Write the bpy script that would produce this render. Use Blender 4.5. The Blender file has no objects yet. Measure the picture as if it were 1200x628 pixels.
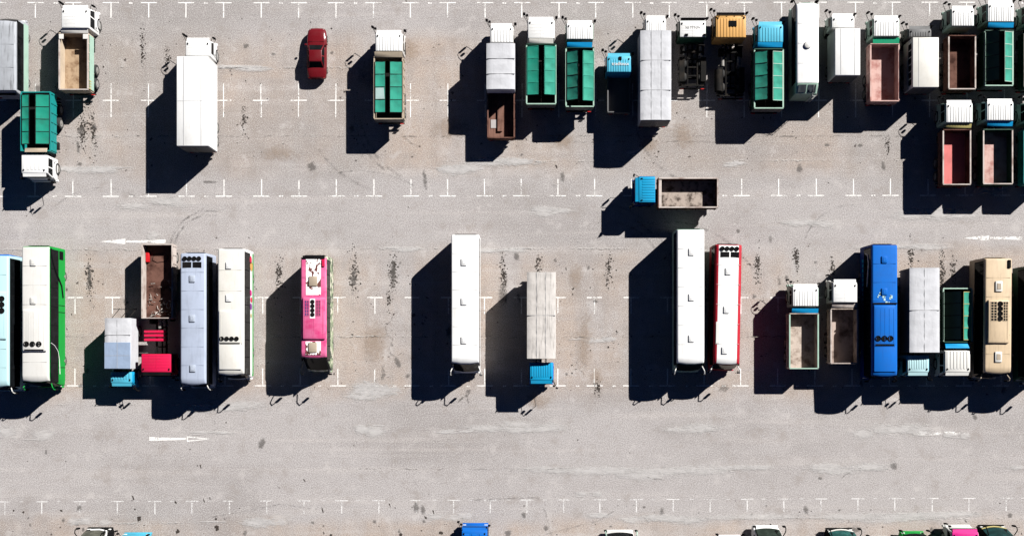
import bpy, bmesh, math, random
from mathutils import Vector, Matrix
random.seed(7)
R = math.radians
scene = bpy.context.scene
COL = scene.collection
# ------------------------------------------------------------------ measuring frame
# optical axis of the drone camera, focal length (in 1200 px wide frame) and flying height
CX, CY, F, H = 620.0, 430.0, 1271.0, 97.0
def W(px, py, z=0.0):
    k = (H - z) / F
    return ((px - CX) * k, (CY - py) * k)
K = 2.42                                     # display value of a flat sunlit surface / albedo
def lin(c):
    c = c / 255.0
    return c / 12.92 if c <= 0.04045 else ((c + 0.055) / 1.055) ** 2.4
def alb(r, g, b, k=None):
    k = k or K
    return tuple(min(0.82, max(0.004, lin(v) / k)) for v in (r, g, b))

# ------------------------------------------------------------------ materials
def nodes_of(name):
    m = bpy.data.materials.new(name); m.use_nodes = True
    nt = m.node_tree
    return m, nt, nt.nodes, nt.links, nt.nodes['Principled BSDF']
def N(nt, t, **kw):
    n = nt.nodes.new(t)
    for k, v in kw.items():
        if k in n.inputs: n.inputs[k].default_value = v
        else: setattr(n, k, v)
    return n
def mathn(nt, op, a, b=None, c=None, clamp=False):
    n = nt.nodes.new('ShaderNodeMath'); n.operation = op; n.use_clamp = clamp
    for i, v in enumerate((a, b, c)):
        if v is None: continue
        if isinstance(v, (int, float)): n.inputs[i].default_value = v
        else: nt.links.new(v, n.inputs[i])
    return n.outputs[0]
def mixc(nt, fac, a, b, blend='MIX'):
    n = nt.nodes.new('ShaderNodeMix'); n.data_type = 'RGBA'; n.blend_type = blend
    for idx, v in ((0, fac), (6, a), (7, b)):
        if isinstance(v, (int, float)): n.inputs[idx].default_value = v
        elif isinstance(v, tuple): n.inputs[idx].default_value = (*v[:3], 1)
        else: nt.links.new(v, n.inputs[idx])
    return n.outputs[2]
def smooth(nt, v, lo, hi, a=0.0, b=1.0):
    n = nt.nodes.new('ShaderNodeMapRange'); n.interpolation_type = 'SMOOTHSTEP'
    nt.links.new(v, n.inputs[0])
    for i, x in enumerate((lo, hi, a, b)): n.inputs[i + 1].default_value = x
    return n.outputs[0]
def objvec(nt, scale=(1, 1, 1), rnd=True):
    tc = nt.nodes.new('ShaderNodeTexCoord')
    mp = nt.nodes.new('ShaderNodeMapping'); mp.inputs['Scale'].default_value = scale
    nt.links.new(tc.outputs['Object'], mp.inputs['Vector'])
    if rnd:
        oi = nt.nodes.new('ShaderNodeObjectInfo')
        cb = nt.nodes.new('ShaderNodeCombineXYZ')
        for i in range(3):
            nt.links.new(mathn(nt, 'MULTIPLY', oi.outputs['Random'], 37.0 + 13 * i), cb.inputs[i])
        nt.links.new(cb.outputs[0], mp.inputs['Location'])
    return mp.outputs[0]
def noise(nt, vec, scale, detail=4, rough=0.55):
    n = nt.nodes.new('ShaderNodeTexNoise'); n.inputs['Scale'].default_value = scale
    n.inputs['Detail'].default_value = detail; n.inputs['Roughness'].default_value = rough
    nt.links.new(vec, n.inputs['Vector'])
    return n.outputs['Fac']
MATS = {}
def paint(key, rgb=None, rough=0.5, dirt=0.25, metal=0.0, dirtc=None, bump=0.0, base=None, spec=0.2, streak=0.15, fscale=1.0):
    """weathered paint: grime clouds, lengthwise streaks and fine specks over one colour"""
    if key in MATS: return MATS[key]
    m, nt, nd, lk, bs = nodes_of(key)
    c = base or alb(*rgb)
    v = objvec(nt); vs = objvec(nt, (5.0, 0.45, 1.0))
    n1 = noise(nt, v, 0.9 * fscale, 6, 0.62); n2 = noise(nt, vs, 1.3 * fscale, 4, 0.6); n3 = noise(nt, v, 14.0 * fscale, 3, 0.6)
    g = smooth(nt, n1, 0.42, 0.72); s = smooth(nt, n2, 0.5, 0.75); sp = smooth(nt, n3, 0.60, 0.74)
    dc = dirtc or tuple(0.62 * x + 0.012 * t for x, t in zip(c, (1.0, 0.85, 0.7)))
    col = mixc(nt, mathn(nt, 'MULTIPLY', g, dirt * 1.6, clamp=True), c, dc)
    col = mixc(nt, mathn(nt, 'MULTIPLY', s, streak * 1.6, clamp=True), col, tuple(0.7 * x for x in dc))
    col = mixc(nt, mathn(nt, 'MULTIPLY', sp, dirt, clamp=True), col, tuple(0.5 * x for x in dc))
    lk.new(col, bs.inputs['Base Color'])
    bs.inputs['Metallic'].default_value = metal
    bs.inputs['Specular IOR Level'].default_value = spec
    lk.new(mathn(nt, 'ADD', mathn(nt, 'MULTIPLY', g, 0.18), rough), bs.inputs['Roughness'])
    if bump:
        b = nt.nodes.new('ShaderNodeBump'); b.inputs['Strength'].default_value = bump; b.inputs['Distance'].default_value = 0.05
        lk.new(noise(nt, v, 2.2, 4, 0.5), b.inputs['Height']); lk.new(b.outputs[0], bs.inputs['Normal'])
    if base and max(base) < .01: bs.inputs['IOR'].default_value = 1.12
    MATS[key] = m
    return m
def glass(key='window glass', c=(0.003, 0.0035, 0.004), rough=0.08):
    if key in MATS: return MATS[key]
    m, nt, nd, lk, bs = nodes_of(key)
    v = objvec(nt)
    lk.new(mixc(nt, smooth(nt, noise(nt, v, 1.5, 4), 0.4, 0.7), c, tuple(1.8 * x for x in c)), bs.inputs['Base Color'])
    bs.inputs['Roughness'].default_value = rough; bs.inputs['Specular IOR Level'].default_value = .3; bs.inputs['IOR'].default_value = 1.12
    MATS[key] = m
    return m
# surfaces whose colour the photograph blows out to white carry real white-paint values
WHITE = paint('white paint', base=(0.50, 0.50, 0.49), dirt=0.22, dirtc=(0.39, 0.38, 0.36), streak=0.16)
OFFW = paint('off white paint', base=(0.40, 0.395, 0.375), dirt=0.16, dirtc=(0.33, 0.31, 0.28), streak=0.12)
CREAM = paint('cream paint', base=(0.41, 0.40, 0.37), dirt=0.2, dirtc=(0.32, 0.30, 0.26), streak=0.15)
PALEG = paint('pale green paint', rgb=(190, 225, 205), dirt=0.25)
TEAL = paint('teal paint', rgb=(10, 160, 155), dirt=0.25)
CYAN = paint('cyan paint', rgb=(8, 175, 228), dirt=0.2, spec=0.08)
LCYAN = paint('light cyan paint', rgb=(92, 205, 236), dirt=0.2)
PCYAN = paint('pale cyan paint', rgb=(206, 246, 250), dirt=0.05, streak=0.05)
STRIP = paint('cab strip blue', rgb=(10, 172, 238), dirt=0.2, spec=0.08)
BLUE = paint('blue paint', rgb=(0, 120, 222), dirt=0.15, spec=0.05)
DBLUE = paint('deep blue paint', rgb=(0, 66, 150), dirt=0.2, spec=0.05)
PBLUE = paint('pale blue grey paint', rgb=(200, 211, 232), dirt=0.2, streak=0.2)
GREEN = paint('bright green paint', rgb=(10, 172, 70), dirt=0.15, spec=0.08)
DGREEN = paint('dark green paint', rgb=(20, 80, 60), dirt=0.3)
LEAF = paint('green tarpaulin', rgb=(50, 174, 148), dirt=0.45, bump=0.35, rough=0.7, spec=0.2)
TLEAF = paint('teal green tarpaulin', rgb=(0, 162, 136), dirt=0.3, bump=0.35, rough=0.7, spec=0.2)
PINK = paint('faded pink paint', rgb=(252, 124, 174), dirt=0.6, dirtc=alb(236, 60, 132), streak=0.3)
MAG = paint('magenta paint', rgb=(240, 20, 150), dirt=0.2, streak=0.4)
REDP = paint('pinkish red paint', rgb=(242, 34, 88), dirt=0.25, spec=0.08)
RED = paint('red paint', rgb=(205, 25, 50), dirt=0.2)
CARRED = paint('glossy dark red paint', rgb=(122, 5, 34), dirt=0.08, streak=0.05, rough=0.25, spec=0.25)
ORANGE = paint('orange paint', rgb=(244, 186, 106), dirt=0.2)
TAN = paint('tan paint', rgb=(240, 214, 178), dirt=0.2, streak=0.25)
BEIGE = paint('beige paint', rgb=(205, 188, 165), dirt=0.35)
YEL = paint('yellow paint', rgb=(214, 200, 130), dirt=0.4)
GREY = paint('grey canvas', rgb=(230, 231, 235), dirt=0.2, bump=0.5, rough=0.8, spec=0.1)
WCANV = paint('whitish canvas', rgb=(234, 228, 222), dirt=0.3, bump=0.5, rough=0.85, spec=0.1, streak=0.45)
BGREY = paint('canvas with blue reflection', rgb=(168, 188, 216), dirt=0.2, bump=0.5, rough=0.8, spec=0.1)
SILV = paint('silver paint', rgb=(196, 200, 206), dirt=0.3, streak=0.6, rough=0.5)
STEEL = paint('chassis steel', base=(0.008, 0.0078, 0.0076), dirt=0.4, dirtc=(0.025, 0.02, 0.016), rough=0.6)
DARK = paint('black trim', base=(0.005, 0.005, 0.0055), dirt=0.3, dirtc=(0.012, 0.011, 0.010), rough=0.6, spec=0.06)
RUBBER = paint('tyre rubber', base=(0.018, 0.018, 0.018), dirt=0.4, dirtc=(0.05, 0.045, 0.04), rough=0.85, spec=0.2)
RIM = paint('wheel steel', base=(0.16, 0.155, 0.145), dirt=0.5, dirtc=(0.08, 0.065, 0.05), rough=0.5)
SEAM = paint('seam grey', base=(0.20, 0.20, 0.205), dirt=0.2, rough=0.8)
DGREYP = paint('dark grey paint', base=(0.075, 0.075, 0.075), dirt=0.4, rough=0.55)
WOOD = paint('worn timber floor', rgb=(150, 112, 98), dirt=0.6, dirtc=alb(95, 66, 56), rough=0.9, spec=0.1, streak=0.5, bump=0.4)
SANDF = paint('sandy bed floor', rgb=(206, 178, 146), dirt=0.6, fscale=1.6, dirtc=alb(140, 108, 80), rough=0.9, spec=0.1, bump=0.5)
PALEF = paint('dusty bed floor', rgb=(224, 208, 194), dirt=0.6, fscale=1.6, dirtc=alb(135, 114, 100), rough=0.9, spec=0.1, bump=0.5)
REDF = paint('reddish bed floor', rgb=(210, 112, 104), dirt=0.5, dirtc=alb(140, 58, 56), rough=0.9, spec=0.1, bump=0.4)
ROSEF = paint('pale rust bed floor', rgb=(238, 200, 190), dirt=0.5, dirtc=alb(165, 80, 72), rough=0.9, spec=0.1, bump=0.4)
BROWNF = paint('brown bed floor', rgb=(128, 92, 80), dirt=0.7, dirtc=alb(70, 45, 38), rough=0.9, spec=0.1, bump=0.5)
RAILP = paint('worn rail paint', rgb=(226, 214, 205), dirt=0.4, dirtc=alb(130, 95, 80), rough=0.7)
LIGHTC = paint('lamp lens', base=(0.5, 0.5, 0.48), dirt=0.1, rough=0.15)
TAILC = paint('red lamp lens', base=(0.3, 0.012, 0.012), dirt=0.1, rough=0.2)
GLASS = glass()
TGLASS = glass('teal tinted glass', (0.008, 0.035, 0.032), 0.12)

def peeling():
    m, nt, nd, lk, bs = nodes_of('peeling white paint over rust')
    v = objvec(nt, (1.3, 0.8, 1))
    f = smooth(nt, noise(nt, v, 2.3, 7, 0.6), 0.515, 0.53)
    rust = mixc(nt, noise(nt, v, 6, 3), (0.03, 0.008, 0.006), (0.12, 0.025, 0.018))
    lk.new(mixc(nt, f, (0.66, 0.64, 0.62), rust), bs.inputs['Base Color'])
    bs.inputs['Roughness'].default_value = 0.7
    return m
PEEL = peeling()

# ------------------------------------------------------------------ mesh helpers
class MB:
    def __init__(s): s.v = []; s.f = []
    def add(s, vs, fs):
        o = len(s.v); s.v += [tuple(p) for p in vs]; s.f += [tuple(i + o for i in f) for f in fs]; return s
    def box(s, x0, x1, y0, y1, z0, z1):
        x0, x1 = min(x0, x1), max(x0, x1); y0, y1 = min(y0, y1), max(y0, y1)
        return s.add([(x0, y0, z0), (x1, y0, z0), (x1, y1, z0), (x0, y1, z0), (x0, y0, z1), (x1, y0, z1), (x1, y1, z1), (x0, y1, z1)],
                     [(0, 3, 2, 1), (4, 5, 6, 7), (0, 1, 5, 4), (1, 2, 6, 5), (2, 3, 7, 6), (3, 0, 4, 7)])
    def prism_x(s, poly, x0, x1):
        """polygon in (y, z), counter-clockwise seen from +x, extruded along x"""
        n = len(poly)
        vs = [(x0, y, z) for y, z in poly] + [(x1, y, z) for y, z in poly]
        fs = [tuple(reversed(range(n))), tuple(range(n, 2 * n))]
        fs += [(i, (i + 1) % n, n + (i + 1) % n, n + i) for i in range(n)]
        return s.add(vs, fs)
    def cyl(s, c, axis, r, l, n=16, r2=None):
        r2 = r if r2 is None else r2
        a = 'xyz'.index(axis); u, w = (a + 1) % 3, (a + 2) % 3
        vs = []
        for k, rr in ((-0.5, r), (0.5, r2)):
            for i in range(n):
                p = list(c); p[a] += k * l
                p[u] += rr * math.cos(2 * math.pi * i / n); p[w] += rr * math.sin(2 * math.pi * i / n)
                vs.append(p)
        fs = [tuple(reversed(range(n))), tuple(range(n, 2 * n))] + [(i, (i + 1) % n, n + (i + 1) % n, n + i) for i in range(n)]
        return s.add(vs, fs)
    def tube(s, pts, r, n=6):
        pts = [Vector(p) for p in pts]; rings = []
        for i, p in enumerate(pts):
            d = (pts[min(i + 1, len(pts) - 1)] - pts[max(i - 1, 0)]).normalized()
            u = d.cross(Vector((0.13, 0.31, 0.94)))
            u = u.normalized() if u.length > 1e-3 else Vector((1, 0, 0))
            w = d.cross(u)
            rings.append([p + r * (math.cos(2 * math.pi * k / n) * u + math.sin(2 * math.pi * k / n) * w) for k in range(n)])
        return s.loft(rings)
    def loft(s, rings, caps=True):
        n = len(rings[0]); vs = [p for r_ in rings for p in r_]; fs = []
        for j in range(len(rings) - 1):
            for i in range(n):
                fs.append((j * n + i, j * n + (i + 1) % n, (j + 1) * n + (i + 1) % n, (j + 1) * n + i))
        if caps:
            fs.append(tuple(reversed(range(n)))); fs.append(tuple(range((len(rings) - 1) * n, len(rings) * n)))
        return s.add(vs, fs)
    def build(s, name, mat, parent=None, bevel=0.0, sm=False, seg=2):
        me = bpy.data.meshes.new(name); me.from_pydata(s.v, [], s.f); me.update()
        bm = bmesh.new(); bm.from_mesh(me)
        bmesh.ops.recalc_face_normals(bm, faces=bm.faces)
        if bevel:
            es = [e for e in bm.edges if len(e.link_faces) == 2 and e.calc_face_angle(0) > R(25)]
            bmesh.ops.bevel(bm, geom=es, offset=bevel, segments=seg, affect='EDGES', profile=0.5, clamp_overlap=True)
        bm.to_mesh(me); bm.free()
        if sm or bevel:
            for p in me.polygons: p.use_smooth = True
            me.set_sharp_from_angle(angle=R(38))
        me.materials.append(mat)
        o = bpy.data.objects.new(name, me); COL.objects.link(o)
        if parent: o.parent = parent
        return o
def link_mesh(name, me, parent, loc=(0, 0, 0), rot=(0, 0, 0)):
    o = bpy.data.objects.new(name, me); COL.objects.link(o); o.parent = parent; o.location = loc; o.rotation_euler = rot
    return o
def structure(name, o):
    o.name = name; o['kind'] = 'structure'; return o

class Veh:
    """a thing: an Empty on the ground; pixel measurements become metres in its own frame"""
    def __init__(s, name, label, cat, group, centre, z, head, yaw=0.0):
        e = bpy.data.objects.new(name, None); COL.objects.link(e); e.empty_display_size = 0.5
        e['label'] = label; e['category'] = cat
        if group: e['group'] = group
        wx, wy = W(*centre, z)
        s.a = {'up': 0.0, 'down': math.pi, 'left': math.pi / 2}[head]
        e.location = (wx, wy, 0.0); e.rotation_euler = (0, 0, s.a + R(yaw))
        s.e = e; s.o = (wx, wy)
    def p(s, px, py, z):
        wx, wy = W(px, py, z); dx, dy = wx - s.o[0], wy - s.o[1]
        c, n = math.cos(-s.a), math.sin(-s.a)
        return (c * dx - n * dy, n * dx + c * dy)
    def rect(s, r, z):
        a, b = s.p(r[0], r[1], z), s.p(r[2], r[3], z)
        return min(a[0], b[0]), max(a[0], b[0]), min(a[1], b[1]), max(a[1], b[1])

# ------------------------------------------------------------------ wheels
_wm = {}
def wheel_meshes(r, w):
    k = (r, w)
    if k not in _wm:
        m = MB()
        prof = [(-w / 2, r * 0.60), (-w / 2, r * 0.93), (-w / 2 + 0.03, r), (w / 2 - 0.03, r), (w / 2, r * 0.93), (w / 2, r * 0.60)]
        n = 20
        rings = [[(x, rr * math.cos(2 * math.pi * i / n), rr * math.sin(2 * math.pi * i / n)) for i in range(n)] for x, rr in prof]
        m.loft(rings)
        o = m.build('wheel', RUBBER, sm=True); t = o.data; bpy.data.objects.remove(o)
        m = MB(); prof = [(-w / 2 - 0.005, r * 0.60), (-w / 2 + 0.04, r * 0.52), (-w / 2 + 0.06, r * 0.25), (-w / 2 - 0.03, r * 0.22), (-w / 2 - 0.03, 0.02)]
        m.loft([[(x, rr * math.cos(2 * math.pi * i / n), rr * math.sin(2 * math.pi * i / n)) for i in range(n)] for x, rr in prof])
        o = m.build('rim', RIM, sm=True); q = o.data; bpy.data.objects.remove(o)
        _wm[k] = (t, q)
    return _wm[k]
def wheels(par, hw, ys, r=0.5, w=0.3, dual=(), xm=0.0):
    t, q = wheel_meshes(r, w)
    for i, y in enumerate(ys):
        for s in (-1, 1):
            ww = link_mesh('wheel', t, par, (xm + s * (hw - w / 2), y, r), (0, 0, 0 if s < 0 else math.pi))
            link_mesh('rim', q, ww)
            if i in dual:
                link_mesh('wheel', t, par, (xm + s * (hw - w * 1.5 - 0.05), y, r), (0, 0, 0 if s < 0 else math.pi))

def text_mesh(name, body, size, mat, parent, loc, rotz, cond=1.0):
    cu = bpy.data.curves.new(name, 'FONT'); cu.body = body; cu.size = size; cu.align_x = 'CENTER'; cu.align_y = 'CENTER'
    cu.extrude = 0.004; cu.space_character = cond
    t = bpy.data.objects.new(name, cu); COL.objects.link(t)
    dg = bpy.context.evaluated_depsgraph_get()
    me = bpy.data.meshes.new_from_object(t.evaluated_get(dg))
    bpy.data.objects.remove(t); me.materials.clear(); me.materials.append(mat)
    return link_mesh(name, me, parent, loc, (0, 0, rotz))

# ------------------------------------------------------------------ trucks
def cab(v, cr, zc, roofm, bodym, ribs=10, roofw=None, vis=None, two_windows=True, long_mirror=True, blemish=False, shortcab=False):
    x0, x1, y0, y1 = cr; cxm = (x0 + x1) / 2; hw = (x1 - x0) / 2 + 0.03
    z0 = 0.62
    poly = [(y0, z0), (y1 + 0.16, z0), (y1 + 0.18, 1.15), (y1 + 0.14, 1.72), (y1 - 0.06, zc - 0.20), (y1 - 0.18, zc - 0.05), (y0 + 0.04, zc - 0.05), (y0, zc - 0.2)]
    body = MB().prism_x(poly, cxm - hw, cxm + hw).build('cab', bodym, v.e, bevel=0.07)
    # ribbed roof panel
    m = MB()
    rx0, rx1, ry0, ry1 = x0 + 0.03, x1 - 0.03, y0 + 0.03, y1 - 0.05
    m.prism_x([(ry0, zc - 0.06), (ry1, zc - 0.09), (ry1 - 0.05, zc - 0.03), (ry1 - 0.25, zc), (ry0 + 0.05, zc), (ry0, zc - 0.02)], rx0, rx1)
    rf = m.build('roof_panel', roofm, body, bevel=0.025)
    if ribs:
        m = MB(); pitch = (rx1 - rx0 - 0.16) / ribs
        for i in range(ribs):
            a = rx0 + 0.08 + pitch * (i + 0.18)
            b = a + pitch * 0.62
            m.prism_x([(ry0 + 0.0, zc + 0.001), (ry1 - 0.28, zc + 0.001), (ry1 - 0.34, zc + 0.03), (ry0 + 0.06, zc + 0.03)], a, b)
        m.build('roof_rib', roofm, body, bevel=0.012, seg=1)
    else:
        m = MB()
        for i in range(5):
            yy = ry0 + (ry1 - ry0 - 0.3) * (i + 0.5) / 5
            m.box(rx0 + 0.14, rx1 - 0.14, yy - 0.012, yy + 0.012, zc - 0.01, zc + 0.012)
        m.box(cxm - 0.012, cxm + 0.012, ry0 + 0.05, ry1 - 0.3, zc - 0.01, zc + 0.016)
        m.build('roof_rib', roofm, body)
    # marker lamps at the front corners of the roof
    for s in (-1, 1):
        MB().box(cxm + s * (hw - 0.22) - 0.05, cxm + s * (hw - 0.22) + 0.05, y1 - 0.42, y1 - 0.26, zc + 0.002, zc + 0.075).build('marker_lamp', DARK, body, bevel=0.02, seg=1)
    # windscreen: sloped pane in front of the cab
    ya, za, yb, zb = y1 + 0.145, 1.76, y1 - 0.05, zc - 0.23
    w2 = hw - 0.12
    m = MB(); m.add([(cxm - w2, ya + .012, za), (cxm + w2, ya + .012, za), (cxm + w2 - .05, yb + .012, zb), (cxm - w2 + .05, yb + .012, zb),
                     (cxm - w2, ya - .03, za), (cxm + w2, ya - .03, za), (cxm + w2 - .05, yb - .03, zb), (cxm - w2 + .05, yb - .03, zb)],
                    [(0, 1, 2, 3), (4, 7, 6, 5), (0, 4, 5, 1), (1, 5, 6, 2), (2, 6, 7, 3), (3, 7, 4, 0)])
    m.build('windscreen', GLASS, body)
    MB().prism_x([(y1 - 0.10, zc - 0.10), (y1 + 0.20, zc - 0.16), (y1 + 0.21, zc - 0.13), (y1 - 0.10, zc - 0.06)], cxm - w2, cxm + w2).build('sun_visor', vis or roofm, body)
    for s in (-1, 1):
        X = cxm + s * hw
        L = y1 - y0
        def sidepoly(pl, nm, mt, t=0.006):
            m = MB(); m.prism_x(pl, min(X - s * 0.03, X + s * t), max(X - s * 0.03, X + s * t)); return m.build(nm, mt, body)
        if two_windows and L > 1.6:
            sidepoly([(y1 - 0.62, 1.72), (y1 + 0.02, 1.72), (y1 - 0.17, zc - 0.28), (y1 - 0.62, zc - 0.28)], 'side_window', GLASS)
            sidepoly([(y0 + 0.22, 1.72), (y1 - 0.72, 1.72), (y1 - 0.72, zc - 0.28), (y0 + 0.22, zc - 0.28)], 'side_window', GLASS)
        else:
            sidepoly([(y0 + 0.30, 1.72), (y1 + 0.0, 1.72), (y1 - 0.17, zc - 0.28), (y0 + 0.30, zc - 0.28)], 'side_window', GLASS)
        sidepoly([(y0 + 0.25, 0.9), (y0 + 0.29, 0.9), (y0 + 0.29, 1.66), (y0 + 0.25, 1.66)], 'door_gap', DARK, 0.004)
        MB().box(X - 0.01 * s, X + 0.05 * s, y0 + 0.36, y0 + 0.52, 1.42, 1.47).build('door_handle', DARK, body)
        MB().box(X - 0.02 * s, X - 0.32 * s, y1 + 0.17, y1 + 0.22, 0.92, 1.12).build('headlight', LIGHTC, body, bevel=0.015, seg=1)
        MB().prism_x([(y1 - 1.35, 0.62), (y1 - 1.25, 0.95), (y1 - 1.0, 1.10), (y1 - 0.6, 1.10), (y1 - 0.35, 0.95), (y1 - 0.25, 0.62), (y1 - 0.3, 0.62), (y1 - 0.5, 0.98), (y1 - 1.1, 0.98), (y1 - 1.3, 0.62)],
                     min(X - .02 * s, X + .05 * s), max(X - .02 * s, X + .05 * s)).build('wheel_arch', DARK, body)
        # mirrors on loops of tube
        mm = MB(); big = (s < 0) == long_mirror
        ox = 0.30 if big else 0.16; oy = 0.62 if big else 0.30
        a = (X - 0.02 * s, y1 - 0.10, zc - 0.30); b = (X + ox * s, y1 + oy, zc - 0.18); c = (X + (ox + .03) * s, y1 + oy, 1.75); d = (X - 0.01 * s, y1 + 0.06, 1.55)
        mm.tube([a, ((a[0] * .4 + b[0] * .6), (a[1] * .4 + b[1] * .6), zc - 0.16), b, c, d], 0.022)
        mo = mm.build('mirror', DARK, body)
        MB().box(b[0] - 0.11, b[0] + 0.11, b[1] - 0.06, b[1] + 0.05, zc - 0.85, zc - 0.30).build('mirror_glass', DARK, body, bevel=0.03, seg=1)
        if big: MB().box(b[0] + .25 - 0.09, b[0] + .25 + 0.11, b[1] - 0.28, b[1] - 0.12, zc - 0.5, zc - 0.22).build('mirror_glass', DARK, body, bevel=0.03, seg=1)
    MB().box(cxm - hw - 0.02, cxm + hw + 0.02, y1 + 0.10, y1 + 0.30, 0.45, 0.80).build('bumper', vis or bodym, body, bevel=0.04)
    return body

def undercarriage(v, yr, yf, hw, dual_axle=True, wheel_r=0.5, fronty=None, cr=None):
    m = MB()
    for s in (-1, 1): m.box(s * 0.38, s * 0.48, yr + 0.15, yf - 0.2, 0.72, 0.98)
    n = 7
    for i in range(n):
        y = yr + 0.4 + (yf - yr - 1.0) * i / (n - 1); m.box(-0.379, 0.379, y - 0.06, y + 0.06, 0.76, 0.94)
    m.tube([(0.05, yr + 1.0, 0.55), (0.02, (yr + yf) / 2, 0.66), (0, yf - 1.2, 0.7)], 0.07)
    ch = m.build('chassis', STEEL, v.e)
    ys = [fronty if fronty is not None else yf - 0.85]
    ys += [yr + 1.05] + ([yr + 2.25] if dual_axle else [])
    if cr: wheels(v.e, (cr[1] - cr[0]) / 2 + .01, ys[:1], wheel_r, 0.3, xm=(cr[0] + cr[1]) / 2)
    wheels(v.e, hw - 0.02, ys[1:] if cr else ys, wheel_r, 0.3, dual=range(0 if cr else 1, len(ys)))
    ym = (ys[0] + ys[-1]) / 2
    MB().cyl((hw - 0.42, ym + 0.1, 0.72), 'y', 0.27, 1.0, 14).build('fuel_tank', STEEL, v.e, sm=True)
    MB().box(-hw + 0.15, -hw + 0.6, ym - 0.3, ym + 0.35, 0.5, 0.92).build('battery_box', STEEL, v.e, bevel=0.03)
    for y in ys[1:]: MB().cyl((0, y, 0.5), 'x', 0.1, 2 * hw - 0.7, 10).build('axle', STEEL, ch, sm=True)
    for s in (-1, 1):
        MB().box(s * (hw - 0.55), s * (hw - 0.05), yr + 0.38, yr + 0.40, 0.35, 0.95).build('mud_flap', DARK, v.e)
    m = MB().box(-hw + 0.1, hw - 0.1, yr + 0.05, yr + 0.15, 0.50, 0.64)
    b = m.build('rear_bar', STEEL, v.e)
    for s in (-1, 1): MB().box(s * (hw - 0.45), s * (hw - 0.15), yr + 0.0, yr + 0.06, 0.66, 0.78).build('tail_light', TAILC, b)
    return ys

def dump_bed(v, br, zb, wallm, floorm, z0=None, stakes=True, gate=None, gatem=None, railm=None):
    x0, x1, y0, y1 = br; t = 0.075
    z0 = z0 or max(1.12, zb - 1.0)
    MB().box(x0 + 0.05, x1 - 0.05, y0 + 0.03, y1 - 0.03, z0 - 0.16, z0).build('bed_floor', floorm, v.e)
    m = MB().box(x0 + 0.3, x0 + 0.42, y0 + .05, y1 - .05, z0 - .3, z0 - .165).box(x1 - 0.42, x1 - 0.3, y0 + .05, y1 - .05, z0 - .3, z0 - .165)
    m.build('bed_frame', STEEL, v.e)
    for s, X in ((-1, x0), (1, x1)):
        m = MB().box(X, X - s * t, y0 + 0.08, y1 - 0.08, z0 - 0.16, zb)
        MB().box(X + s * 0.03, X - s * (t + 0.012), y0 + .08, y1 - .08, zb + 0.002, zb + 0.07).build('top_rail', railm or wallm, v.e)
        if stakes:
            k = max(4, int((y1 - y0) / 0.75))
            for i in range(k + 1):
                y = y0 + 0.14 + (y1 - y0 - 0.28) * i / k
                m.box(X + s * 0.002, X + s * 0.055, y - 0.045, y + 0.045, z0 - 0.15, zb - 0.002)
            m.box(X + s * 0.003, X + s * 0.04, y0 + .1, y1 - .1, (z0 + zb) / 2 - .05, (z0 + zb) / 2 + .05)
        m.build('side_wall', wallm, v.e)
    m = MB().box(x0, x1, y1 - 0.072, y1, z0 - 0.1, zb + 0.12)
    for i in range(4):
        x = x0 + (x1 - x0) * (i + 0.5) / 4; m.box(x - 0.05, x + 0.05, y1 + 0.002, y1 + 0.05, z0, zb)
    m.build('headboard', wallm, v.e)
    m = MB().box(x0 + 0.01, x1 - 0.01, y0, y0 + 0.07, z0 - 0.16, zb - 0.02)
    for i in range(5):
        x = x0 + 0.15 + (x1 - x0 - 0.3) * i / 4; m.box(x - 0.05, x + 0.05, y0 - 0.05, y0 - 0.002, z0 - .12, zb - .05)
    g = m.build('tailgate', gatem or wallm, v.e)
    MB().box(x0 + .01, x1 - .01, y0 - .01, y0 + .085, zb - .018, zb + .05).build('top_rail', railm or wallm, g)

def guard(v, gr, z, mat, drop=0.25):
    """cab guard: the plate of the bed's front end that leans over the gap behind the cab"""
    x0, x1, y0, y1 = gr
    MB().prism_x([(y0, z - drop), (y0, z - drop - 0.05), (y1, z - 0.05), (y1, z)], x0, x1).build('cab_guard', mat, v.e, bevel=0.012, seg=1)

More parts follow.
